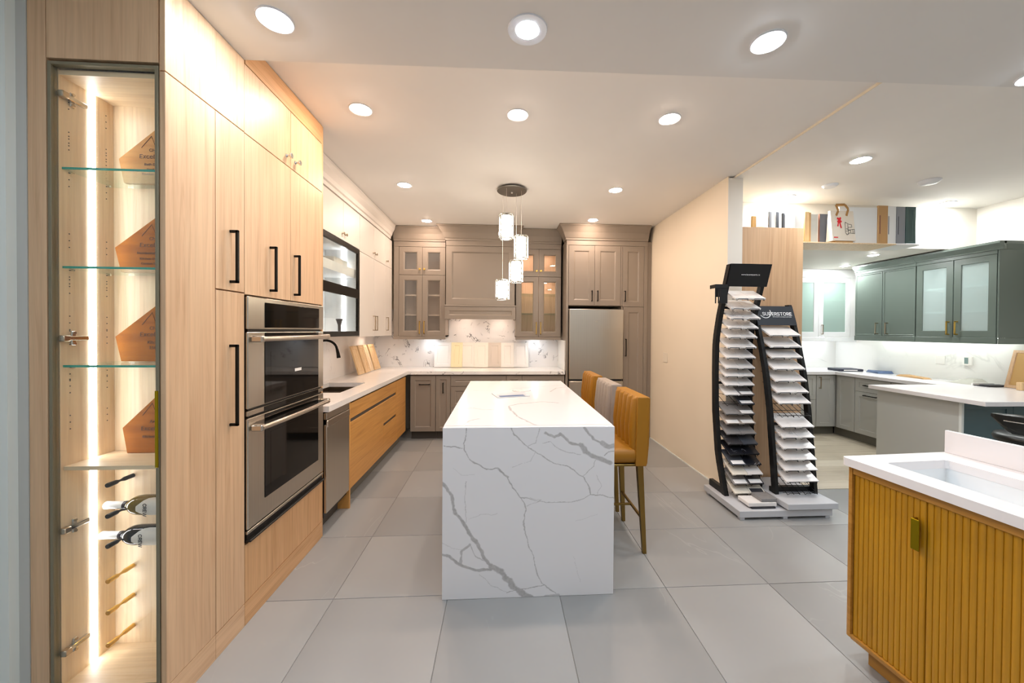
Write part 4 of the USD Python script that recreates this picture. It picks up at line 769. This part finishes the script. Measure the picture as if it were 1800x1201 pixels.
for i, q in enumerate(tipr):
    if q is None:
        tray(r2, 2.236, 2.512, *((2.855, .752) if i < 10 else (2.785, .160)), empty=True); continue
    yf, zf = q; x0, x1 = 2.238, 2.510; tray(r2, x0, x1, yf, zf)
    lab = ['highest', 'second', 'third', 'fourth', 'fifth', 'sixth', 'seventh', 'eighth', 'ninth', 'tenth', 'eleventh', 'twelfth', 'lowest'][n]; n += 1
    if i == 9:
        slab(x0, 2.374, yf, zf, 'slab_vein', 'grey-veined white stone sample, left half of the split tray on the shorter rack'); slab(2.374, x1, yf, zf, 'slab_white', 'white stone sample, right half of the split tray on the shorter rack')
    else: slab(x0, x1, yf, zf, 'slab_white', f'wide white stone sample, {lab} of those on the shorter rack', None)
for j, (x0, x1, y0, y1, z0, z1, mt, lb_) in enumerate([(1.93, 2.12, 2.735, 2.86, .0715, .083, 'label_dark', 'black backing slab at the bottom of the pile on the platform'), (1.91, 2.135, 2.745, 2.88, .0835, .112, 'slab_white', 'thick white stone block on the platform in front of the taller rack'), (2.02, 2.145, 2.755, 2.88, .1125, .138, 'slab_grey', 'grey stone block stacked on the white block on the platform')]):
    t = thing('stone_block', lb_, 'stone sample', ((x0+x1)/2, (y0+y1)/2, z0)); put(t, 'slab', box(x0, x1, y0, y1, z0, z1, .002), mt)

# ---------------------------------------------------------------- second kitchen
wp = thing('partition_panel', 'tall oak veneer panel standing beside the end of the cream wall', 'panel', (2.43, 3.235, 0))
put(wp, 'panel', box(2.147, 2.722, 3.222, 3.242, .005, 2.368, .002), 'panel_wood'); put(wp, 'return_panel', box(2.702, 2.72, 3.2425, 3.79, .005, 2.29, .002), 'panel_wood')
sh = thing('display_shelf', 'thin wooden shelf high up carrying the door samples', 'shelf', (3.0, 3.65, 2.29))
put(sh, 'board', box(2.15, 3.93, 3.50, 3.798, 2.306, 2.318, .002), 'oak_pale'); put(sh, 'packing', [box(2.9, 3.05, 3.52, 3.7, 2.3185, 2.33), box(3.3, 3.48, 3.51, 3.72, 2.3185, 2.335)], 'sample_tan')
def std(x0, x1, y, z1, mat, label, depth=.018, ang=0.0, framed=False, edge=None, z0=2.336, groove=None):
    t = thing('cabinet_sample', label, 'sample door', ((x0+x1)/2, y, z0))
    m_ = door_mesh(x0, x1, z0, z1, depth, .03, .006, .006) if framed else door_mesh(x0, x1, z0, z1, depth, flat=True)
    m_.apply_translation((0, y, 0))
    if ang: m_.apply_transform(trimesh.transformations.rotation_matrix(ang, (0, 0, 1), ((x0+x1)/2, y, 0)))
    put(t, 'panel', m_, mat)
    if edge: put(t, 'edge_strip', box(x0-.0015, x0, y, y+depth, z0, z1), edge)
    if groove: put(t, 'finger_slot', box(x0+.012, x0+.022, y-.001, y+.004, z0+.10, z1-.10), groove)
std(2.53, 2.575, 3.64, 2.60, 'cork', 'thin tan sample standing far left on the shelf by the bright wall')
std(2.60, 2.69, 3.66, 2.50, 'sample_wood', 'short pale sample low on the shelf behind the oak panel', z0=2.319)
std(2.695, 2.720, 3.62, 2.645, 'sample_grey', 'first thin grey edge-on sample above the oak panel')
std(2.722, 2.77, 3.63, 2.645, 'sample_light', 'white sample between the two thin grey ones')
std(2.775, 2.800, 3.62, 2.645, 'sample_slate', 'second thin grey edge-on sample above the oak panel')
std(2.822, 2.845, 3.60, 2.625, 'sample_slate', 'dark framed sample with a slanted top', edge='ink'); std(2.848, 2.915, 3.61, 2.612, 'sample_cool', 'pale grey sample in the dark slanted frame')
std(2.93, 2.955, 3.60, 2.650, 'sample_light', 'narrow bright white sample beside the grey one'); std(2.957, 3.035, 3.61, 2.645, 'sample_cool', 'cool white sample left of the wood one')
std(3.045, 3.09, 3.585, 2.640, 'sample_wood', 'oak sample at the corner of the oak panel', edge='sample_tan'); std(3.092, 3.112, 3.59, 2.635, 'sample_tan', 'thin tan edge-on sample right of the oak panel corner')
std(3.115, 3.19, 3.60, 2.625, 'grey_panel', 'light greige sample left of the slate one'); std(3.20, 3.285, 3.585, 2.622, 'sample_slate', 'slate grey sample next to the paper bag', edge='sample_red')
std(3.42, 3.83, 3.60, 2.705, 'sample_light', 'large white sample door behind the paper bag', framed=False, groove='grey_panel')
std(3.832, 3.935, 3.59, 2.725, 'sample_tan', 'tan wood sample with a red-brown slot', groove='sample_red'); std(3.937, 4.035, 3.60, 2.722, 'sample_light', 'white sample with a grey slot', groove='sample_grey')
std(4.037, 4.13, 3.595, 2.72, 'sample_grey', 'mid grey sample with a purple-grey slot', groove='sample_slate'); std(4.132, 4.24, 3.59, 2.72, 'sample_dkgreen', 'glossy dark green framed sample at the right end', framed=True)
put(sh, 'board_end', box(3.9305, 4.245, 3.56, 3.79, 2.318, 2.3355, .002), 'sill_white')
pb = thing('paper_bag', 'cream paper bag with a red bow and a kitchen sketch on the shelf', 'paper bag', (3.38, 3.53, 2.336))
put(pb, 'body', hullpts([(3.262, 3.50, 2.336), (3.262, 3.58, 2.336), (3.502, 3.50, 2.336), (3.502, 3.58, 2.336), (3.262, 3.535, 2.64), (3.262, 3.56, 2.64), (3.502, 3.535, 2.64), (3.502, 3.56, 2.64)]), 'bag_cream')
def yfront(z): return 3.50+.035*(z-2.336)/.304-.0015
def strip(pts, w, mat, name, tk=.0012): put(pb, name, [hullpts([(x+s*w*nx, yfront(z)-d, z+s*w*nz_) for (x, z) in (p, q) for s in (-1, 1) for d in (0, tk)]) for p, q in zip(pts[:-1], pts[1:]) for nx, nz_ in [(-(q[1]-p[1])/math.dist(p, q), (q[0]-p[0])/math.dist(p, q))]], mat)
strip([(3.318, 2.59), (3.345, 2.64), (3.325, 2.70), (3.42, 2.705), (3.452, 2.66), (3.425, 2.59)], .011, 'kraft', 'handle')
strip([(3.325, 2.565), (3.36, 2.545), (3.325, 2.525)], .009, 'ribbon_red', 'bow'); strip([(3.365, 2.57), (3.335, 2.545), (3.368, 2.525)], .009, 'ribbon_red', 'bow')
strip([(3.342, 2.54), (3.325, 2.48)], .006, 'ribbon_red', 'ribbon'); strip([(3.346, 2.54), (3.36, 2.462)], .006, 'ribbon_red', 'ribbon')
strip([(3.275, 2.368), (3.318, 2.368)], .005, 'ribbon_red', 'red_mark')
for pts in ([(3.405, 2.525), (3.40, 2.42), (3.415, 2.395), (3.44, 2.415), (3.495, 2.41)], [(3.405, 2.525), (3.44, 2.505), (3.47, 2.50), (3.47, 2.475), (3.43, 2.47)], [(3.41, 2.46), (3.44, 2.445), (3.495, 2.455), (3.495, 2.41)], [(3.43, 2.505), (3.43, 2.40)], [(3.455, 2.45), (3.455, 2.42)], [(3.478, 2.452), (3.478, 2.412)], [(3.405, 2.43), (3.45, 2.445)]): strip(pts, .0016, 'ink', 'sketch_line')

# white glass cabinets at the very back
WF = FRONT(0, 5.15)
ww = thing('white_glass_cabinet', 'white wall cabinet with frosted green glass doors at the back of the second kitchen', 'cabinet', (4.6, 5.3, 1.30))
put(ww, 'body', [box(4.0, 5.195, 5.48, 5.495, 1.36, 2.30), box(4.0, 5.195, 5.171, 5.48, 1.36, 1.378), box(4.0, 5.195, 5.171, 5.48, 2.22, 2.24), box(4.59, 4.61, 5.171, 5.48, 1.378, 2.22), box(5.08, 5.195, 5.171, 5.48, 1.378, 2.22)], 'crisp_white')
put(ww, 'valance', box(4.0, 5.179, 5.145, 5.17, 1.30, 1.358, .003), 'crisp_white'); put(ww, 'frieze', box(4.0, 5.195, 5.145, 5.17, 2.222, ZS-.002, .003), 'crisp_white')
for z in (1.64, 1.90): put(ww, 'shelf', [box(4.02, 4.588, 5.175, 5.478, z-.009, z+.009), box(4.612, 5.078, 5.175, 5.478, z-.009, z+.009)], 'crisp_white')
for a, b, hx in ((4.02, 4.599, None), (4.602, 5.085, 4.645)):
    d = put(ww, 'door', tf(WF, door_mesh(a, b, 1.362, 2.22, .02, .068, .004, .006, glass=True)), 'crisp_white'); put(d, 'glass', box(a+.066, b-.066, 5.159, 5.163, 1.43, 2.152), 'frost_green')
    if hx: put(d, 'handle', tf(WF, bar_handle(hx, 1.47, .13, True, .005, .028)), 'nickel')
put(ww, 'filler_strip', box(5.086, 5.195, 5.15, 5.17, 1.36, 2.222), 'crisp_white')
# green cabinets
XG = 4.86
GF = RIGHT(XG, 0)
def greencab(label, y0, y1, glass, hmat, doors, endpanel=False):
    t = thing('green_cabinet', label, 'cabinet', (5.03, (y0+y1)/2, 1.31))
    put(t, 'body', [box(5.18, 5.196, y0, y1, 1.385, 2.24), box(XG+.021, 5.18, y0, y0+.018, 1.385, 2.24), box(XG+.021, 5.18, y1-.018, y1, 1.385, 2.24), box(XG+.021, 5.18, y0, y1, 1.385, 1.40), box(XG+.021, 5.18, y0, y1, 2.215, 2.24)], 'green_paint')
    if glass:
        put(t, 'inner_back', box(5.172, 5.179, y0+.02, y1-.02, 1.402, 2.214), 'crisp_white')
        for z in (1.66, 1.92): put(t, 'shelf', box(XG+.026, 5.17, y0+.02, y1-.02, z-.010, z+.010), 'crisp_white')
    put(t, 'valance', box(XG-.004, XG+.02, y0, y1, 1.325, 1.3885, .003), 'green_paint'); put(t, 'crown_base', box(XG-.002, XG+.02, y0, y1, 2.214, 2.25, .002), 'green_paint')
    for a, b, hy in doors:
        d = put(t, 'door', tf(GF, door_mesh(-b+.0015, -a-.0015, 1.39, 2.212, .02, .062 if glass else .016, .004, .008 if glass else .005, glass=glass)), 'green_paint')
        if glass: put(d, 'glass', box(XG+.008, XG+.012, a+.06, b-.06, 1.45, 2.15), 'frost_blue')
        put(d, 'handle', tf(GF, bar_handle(-hy, 1.485, .135, True, .006, .03)), hmat, label=('brass' if hmat == 'gold' else 'nickel')+' bar handle')
    if endpanel:
        put(t, 'end_panel', box(XG+.002, 5.196, y0-.016, y0-.0005, 1.384, 2.252, .002), 'green_paint'); put(t, 'end_valance', box(XG-.004, 5.179, y0-.022, y0-.0165, 1.325, 1.384), 'green_paint')
    pr = [(0, 2.25), (-.010, 2.25), (-.012, 2.265), (-.03, 2.285), (-.045, 2.305), (-.05, 2.31), (-.05, 2.33), (.02, 2.33), (.02, 2.25)]
    c_ = extr([(XG+.001+p, z) for p, z in pr], y1-y0+(.05 if endpanel else 0)); c_.apply_transform(frame((0, y1, 0), (1, 0, 0), (0, 0, 1), (0, -1, 0))); put(t, 'crown', c_, 'green_paint')
    if endpanel: put(t, 'crown_return', hullpts([(x, y, z) for x in (XG+.0, 5.196) for y, z in ((y0-.016, 2.25), (y0-.05, 2.305), (y0-.05, 2.33), (y0+.0, 2.33), (y0, 2.25))]), 'green_paint')
    return t
greencab('sage green wall cabinet with two solid doors and nickel handles', 4.105, 4.858, False, 'nickel', [(4.49, 4.856, 4.545), (4.107, 4.487, 4.42)])
greencab('sage green wall cabinet with two frosted glass doors and brass handles', 3.385, 4.103, True, 'gold', [(3.742, 4.10, 3.775), (3.387, 3.739, 3.70)], True)
# base run
K2 = FRONT(0, 4.9); K2R = RIGHT(4.63, 0)
def k2handle(p, frm, x, z, L, v, mt='black_metal'): put(p, 'handle', tf(frm, bar_handle(x, z, L, v, .0055, .03)), mt)
t = thing('grey_base_cabinet', 'light grey base unit with stacked drawers beside the rack', 'cabinet', (4.1, 5.2, 0))
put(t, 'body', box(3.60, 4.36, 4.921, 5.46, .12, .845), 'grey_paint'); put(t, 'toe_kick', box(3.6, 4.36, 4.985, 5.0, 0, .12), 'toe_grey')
for z0, z1 in ((.125, .50), (.504, .838)): put(t, 'drawer', tf(K2, door_mesh(3.60, 4.355, z0, z1, .02, .05, .003, .007)), 'grey_paint')
t = thing('grey_base_cabinet', 'light grey base unit in the corner with a vertical handle', 'cabinet', (4.5, 5.2, 0))
put(t, 'body', box(4.362, 4.70, 4.921, 5.46, .12, .845), 'grey_paint'); put(t, 'toe_kick', box(4.362, 4.69, 4.985, 5.0, 0, .12), 'toe_grey')
d = put(t, 'door', tf(K2, door_mesh(4.364, 4.608, .125, .838, .02, .052, .003, .007)), 'grey_paint'); k2handle(d, K2, 4.40, .735, .15, True, 'nickel'); put(t, 'filler_strip', box(4.61, 4.632, 4.902, 4.92, .125, .838), 'grey_paint')
t = thing('grey_base_cabinet', 'light grey base door on the right run next to the corner', 'cabinet', (4.9, 4.75, 0))
put(t, 'body', box(4.651, 5.18, 4.612, 4.90, .12, .845), 'grey_paint'); put(t, 'toe_kick', box(4.70, 4.715, 4.612, 4.98, 0, .12), 'toe_grey'); put(t, 'door', tf(K2R, door_mesh(-4.87, -4.615, .125, .838, .02, .052, .003, .007)), 'grey_paint')
t = thing('grey_base_cabinet', 'light grey base unit with one drawer over a door and black handles', 'cabinet', (4.9, 4.37, 0))
put(t, 'body', box(4.651, 5.18, 4.16, 4.61, .12, .845), 'grey_paint'); put(t, 'toe_kick', box(4.70, 4.715, 4.16, 4.611, 0, .12), 'toe_grey')
d = put(t, 'drawer', tf(K2R, door_mesh(-4.608, -4.165, .672, .838, .02, .05, .003, .007)), 'grey_paint'); k2handle(d, K2R, -4.39, .757, .16, False)
d = put(t, 'door', tf(K2R, door_mesh(-4.608, -4.165, .125, .668, .02, .06, .003, .007)), 'grey_paint'); k2handle(d, K2R, -4.39, .63, .16, False)
t = thing('grey_base_cabinet', 'light grey base unit mostly hidden behind the peninsula', 'cabinet', (4.9, 3.9, 0))
put(t, 'body', box(4.651, 5.18, 3.64, 4.158, .12, .845), 'grey_paint'); put(t, 'toe_kick', box(4.70, 4.715, 3.64, 4.159, 0, .12), 'toe_grey'); d = put(t, 'drawer', tf(K2R, door_mesh(-4.156, -3.65, .672, .838, .02, .05, .003, .007)), 'grey_paint')
put(t, 'door', tf(K2R, door_mesh(-4.156, -3.65, .125, .668, .02, .06, .003, .007)), 'grey_paint')
kw = thing('worktop', 'white worktop of the second kitchen turning from back wall to right wall', 'worktop', (4.9, 4.7, .85))
put(kw, 'slab', extr(Polygon([(3.6, 4.86), (4.59, 4.86), (4.59, 3.662), (5.195, 3.662), (5.195, 5.48), (3.6, 5.48)]), .038, .85), 'quartz_white')
kb = thing('backsplash', 'pale marble backsplash behind the second kitchen worktop', 'backsplash', (5.15, 4.5, .889))
put(kb, 'slab', box(3.6, 5.18, 5.482, 5.499, .889, 1.358), 'splash_soft'); put(kb, 'wall_slab', box(5.1805, 5.199, 2.70, 5.499, .889, 1.358), 'splash_soft')
ul = thing('under_cabinet_light', 'slim light strip under the green cabinets', 'lamp', (5.1, 4.1, 1.38)); put(ul, 'strip', box(5.02, 5.05, 3.45, 4.80, 1.376, 1.384), 'under_led')
for x, w in ((4.42, 'left'), (4.83, 'right')):
    t = thing('puck_light', f'{w} puck lamp under the white glass cabinet', 'lamp', (x, 5.35, 1.355)); put(t, 'lens', lathe([(0, -.008), (.03, -.008), (.03, 0), (0, 0)], 20, (x, 5.35, 1.3595)), 'puck_cool', 40)
# peninsula
pn = thing('peninsula', 'white topped peninsula with a grey end panel and teal doors', 'peninsula', (4.5, 3.2, 0))
put(pn, 'top_slab', box(3.82, 5.178, 2.715, 3.66, .85, .888, .003), 'quartz_white'); put(pn, 'end_panel', box(3.885, 3.905, 2.935, 3.625, 0, .8495), 'grey_panel'); put(pn, 'panel_edge', box(3.8845, 3.9055, 2.915, 2.9345, 0, .8495), 'trim_white')
put(pn, 'body', box(3.906, 5.18, 2.966, 3.62, .0, .8495), 'teal_paint')
PF = FRONT(0, 2.945)
for a, b in ((3.908, 4.40), (4.403, 4.83), (4.833, 5.175)): put(pn, 'door', tf(PF, door_mesh(a, b, .10, .84, .02, .058, .003, .008)), 'teal_paint')
# things on it
t = thing('thermostat', 'white thermostat with grey display on the marble wall', 'thermostat', (5.17, 3.83, 1.07)); put(t, 'case', box(5.16, 5.1795, 3.79, 3.87, 1.072, 1.17, .004), 'plate_white'); put(t, 'screen', box(5.1585, 5.16, 3.823, 3.857, 1.09, 1.158), 'lcd')
t = thing('outlet_plate', 'white outlet plate left of the thermostat', 'outlet', (5.175, 4.10, 1.06)); put(t, 'plate', box(5.174, 5.180, 4.05, 4.145, 1.065, 1.165, .002), 'plate_white')
t = thing('folder', 'dark navy ring folder lying on the back worktop', 'folder', (4.86, 4.98, .889)); m_ = box(-.16, .16, -.11, .11, 0, .032, .003); m_.apply_transform(trimesh.transformations.rotation_matrix(-.12, (0, 0, 1))); m_.apply_translation((4.87, 5.0, .889)); put(t, 'cover', m_, 'folder_navy')
m_ = box(-.10, .08, -.112, -.1101, .010, .022); m_.apply_transform(trimesh.transformations.rotation_matrix(-.12, (0, 0, 1))); m_.apply_translation((4.87, 5.0, .889)); put(t, 'spine_label', m_, 'paper')
t = thing('folder', 'blue folder lying open beside the navy one', 'folder', (5.05, 4.75, .889)); m_ = hullpts([(4.96, 4.62, .8895), (5.16, 4.60, .8895), (5.17, 4.86, .8895), (5.06, 4.88, .8895), (4.97, 4.64, .915), (5.15, 4.62, .922), (5.16, 4.84, .912), (5.07, 4.86, .918)]); put(t, 'cover', m_, 'folder_blue')
t = thing('cardboard_piece', 'torn piece of brown cardboard on the right worktop', 'cardboard', (5.0, 4.25, .889)); put(t, 'sheet', hullpts([(4.93, 4.06, .889), (5.02, 4.05, .889), (5.05, 4.40, .889), (4.98, 4.42, .889), (4.94, 4.10, .905), (5.02, 4.08, .903), (5.03, 4.30, .918), (4.99, 4.38, .91)]), 'sample_tan')
t = thing('paper_sack', 'crumpled grey bag on the worktop below the thermostat', 'bag', (5.03, 3.72, .889)); put(t, 'bag', hullpts([(4.93, 3.60, .889), (5.13, 3.60, .889), (5.14, 3.82, .889), (4.94, 3.84, .889), (5.0, 3.66, .935), (5.10, 3.66, .945), (5.11, 3.76, .94), (5.02, 3.78, .925)]), 'bag_grey', 30)
t = thing('magazine', 'dark covered magazines fanned on the peninsula', 'magazine', (5.02, 3.45, .889)); put(t, 'cover', [box(4.90, 5.14, 3.47, 3.58, .8885, .895), box(4.92, 5.14, 3.465, 3.55, .8955, .903)], 'label_dark'); put(t, 'pages', box(4.895, 5.14, 3.585, 3.60, .8885, .912), 'paper')
t = thing('cork_board', 'wood framed tan board leaning at the right edge of the photo', 'board', (5.12, 3.35, .889)); M = frame((5.06, 3.46, .8895), (0, -1, 0), (.96, 0, -.26), (.26, 0, .96)); put(t, 'frame', tf(M, door_mesh(0, .34, .001, .39, .018, .026, .004, .006, glass=True)), 'oak'); put(t, 'cork', tf(M, box(.02, .32, .008, .014, .02, .37)), 'cork')
t = thing('wooden_block', 'small pale wooden block before the framed board', 'wooden block', (4.95, 3.28, .889)); put(t, 'block', box(4.93, 4.97, 3.24, 3.285, .8885, .965, .004), 'sample_wood')
# black stool at the peninsula
cx_, cy_ = 3.74, 2.36
ch = thing('leather_stool', 'black leather swivel stool with a low curved back at the peninsula', 'stool', (cx_, cy_, 0))
put(ch, 'seat', lathe([(0, .645), (.17, .645), (.208, .665), (.216, .69), (.208, .712), (.17, .726), (0, .731)], 40, (cx_, cy_, 0)), 'leather_black', True)
V, F = [], []
A = np.linspace(math.radians(-10), math.radians(190), 40); prof = [(.262, -.5), (.30, -.5), (.312, -.15), (.312, .42), (.295, .5), (.270, .5), (.258, .3)]
for a in A:
    e = min(1, (1-abs((a-math.pi/2)/math.radians(100)))*4+.25); zc, hh = .815, .13*e
    zt = .882-.012*(1-e)
    for r, k in prof: V.append((cx_+r*math.cos(a), cy_-r*math.sin(a)*.95, zt-hh*(.5-k)))
n = len(prof)
for i in range(len(A)-1):
    for k in range(n): a_, b_ = i*n+k, i*n+(k+1) % n; F += [(a_, b_, b_+n), (a_, b_+n, a_+n)]
for o in (0, (len(A)-1)*n): F += [(o, o+k, o+k+1) for k in range(1, n-1)]
bk = put(ch, 'backrest', trimesh.Trimesh(V, F, process=False), 'leather_black', 50)
put(bk, 'chrome_trim', tube([(cx_+.314*math.cos(a), cy_-.314*.95*math.sin(a), .835) for a in np.linspace(math.radians(5), math.radians(176), 30)], .004, 6), 'chrome', 40)
put(ch, 'back_support', [cyl((cx_+.24*math.cos(a), cy_-.23*math.sin(a), .70), (cx_+.285*math.cos(a), cy_-.27*math.sin(a), .80), .010) for a in (math.radians(40), math.radians(140))], 'chrome')
put(ch, 'column', cyl((cx_, cy_, .03), (cx_, cy_, .66), .028, 20), 'chrome', 40); put(ch, 'base', lathe([(0, 0), (.21, 0), (.21, .008), (.05, .03), (0, .035)], 40, (cx_, cy_, 0)), 'chrome', 40); put(ch, 'foot_ring', tube([(cx_+.16*math.cos(a), cy_+.16*math.sin(a), .26) for a in np.linspace(0, 2*math.pi, 33)], .009, 8), 'chrome', 40)

# ---------------------------------------------------------------- vanity
VX, VY, VT = 1.508, 1.556, .071
va = thing('vanity', 'honey oak vanity with fluted doors and a white stone top', 'vanity', (VX, VY, 0), VT)
def L_(name, mesh, mat, parent=None, **k): return put(parent or va, name, mesh, mat, local=True, **k)
VL, VD = .80, .53
L_('body', [box(.045, VD, -VL+.03, -.03, .10, .72), box(.045, .10, -VL+.03, -.03, .72, .845), box(.45, VD, -VL+.03, -.03, .72, .845), box(.10, .45, -.075, -.03, .72, .845)], 'vanity_rail')
def vext(poly, z0, z1): return extr(poly, z1-z0, z0)
corner = Polygon([(.02, -.028), (.02, -.018), (.023, -.011), (.029, -.006), (.036, -.004), (VD, -.004), (VD, -.028)])
L_('side_panel', vext(corner, .098, .847), 'vanity_rail'); L_('side_panel', box(.02, VD, -VL+.004, -VL+.028, .098, .847, .004), 'vanity_wood')
L_('top_rail', box(.0205, .045, -VL+.03, -.0285, .812, .8465, .003), 'vanity_rail'); L_('bottom_rail', hullpts([(x, y, z) for x, z in ((.0205, .104), (.024, .092), (.06, .086), (.06, .112), (.0205, .111)) for y in (-VL+.03, -.0285)]), 'vanity_rail')
L_('plinth', box(.075, VD-.05, -VL+.06, -.06, 0, .086, .002), 'vanity_rail')
for a, b in ((-.2895, -.030), (-VL+.032, -.2925)):
    d = L_('door', box(.034, .044, a, b, .1135, .8105), 'vanity_wood'); nn = int(round((b-a)/.0200)); w = (b-a)/nn
    for k in range(nn):
        y0 = a+k*w
        P = [(.034, y0+.0004), (.0335, y0+w*.04)]+[(.0335-.0042*math.sin(math.pi*u)**.5, y0+w*u) for u in np.linspace(.08, .92, 9)]+[(.0335, y0+w*.96), (.034, y0+w-.0004)]
        L_('slat', vext(Polygon(P), .114, .8100), 'vanity_wood', d, smooth=35)
    if a > -.3:
        h = L_('handle', [box(.0, .006, -.289, -.262, .627, .742, .002), box(.006, .026, -.268, -.262, .627, .742, .001)], 'brass_green', d, label='brass edge pull')
top_ = Polygon([(0, -.012), (.003, -.004), (.012, 0), (VD+.02, 0), (VD+.02, -VL), (0, -VL)]).difference(Polygon([(.115, -.095), (.395, -.095), (.405, -.105), (.405, -.62), (.395, -.63), (.115, -.63), (.105, -.62), (.105, -.105)]))
L_('stone_top', vext(top_, .847, .882), 'quartz_white'); L_('splash', box(VD, VD+.02, -VL, -.002, .882, .983, .002), 'quartz_white')
L_('basin', [box(.10, .41, -.635, -.09, .735, .739), box(.10, .104, -.635, -.09, .739, .8465), box(.406, .41, -.635, -.09, .739, .8465), box(.104, .406, -.094, -.09, .739, .8465), box(.104, .406, -.635, -.631, .739, .8465)], 'crisp_white')
vf = thing('basin_faucet', 'dark faucet tip showing at the right edge above the vanity', 'faucet', (VX, VY, .882), VT)
put(vf, 'spout', tube([(.46, -.42, .002), (.46, -.42, .10), (.44, -.42, .135), (.36, -.40, .14), (.33, -.38, .118)], .012, 12), 'label_dark', 40, local=True); put(vf, 'lever', hullpts([(.455, -.43, .13), (.475, -.43, .13), (.465, -.34, .126), (.47, -.31, .118), (.46, -.31, .116), (.465, -.35, .112)]), 'label_dark', local=True)
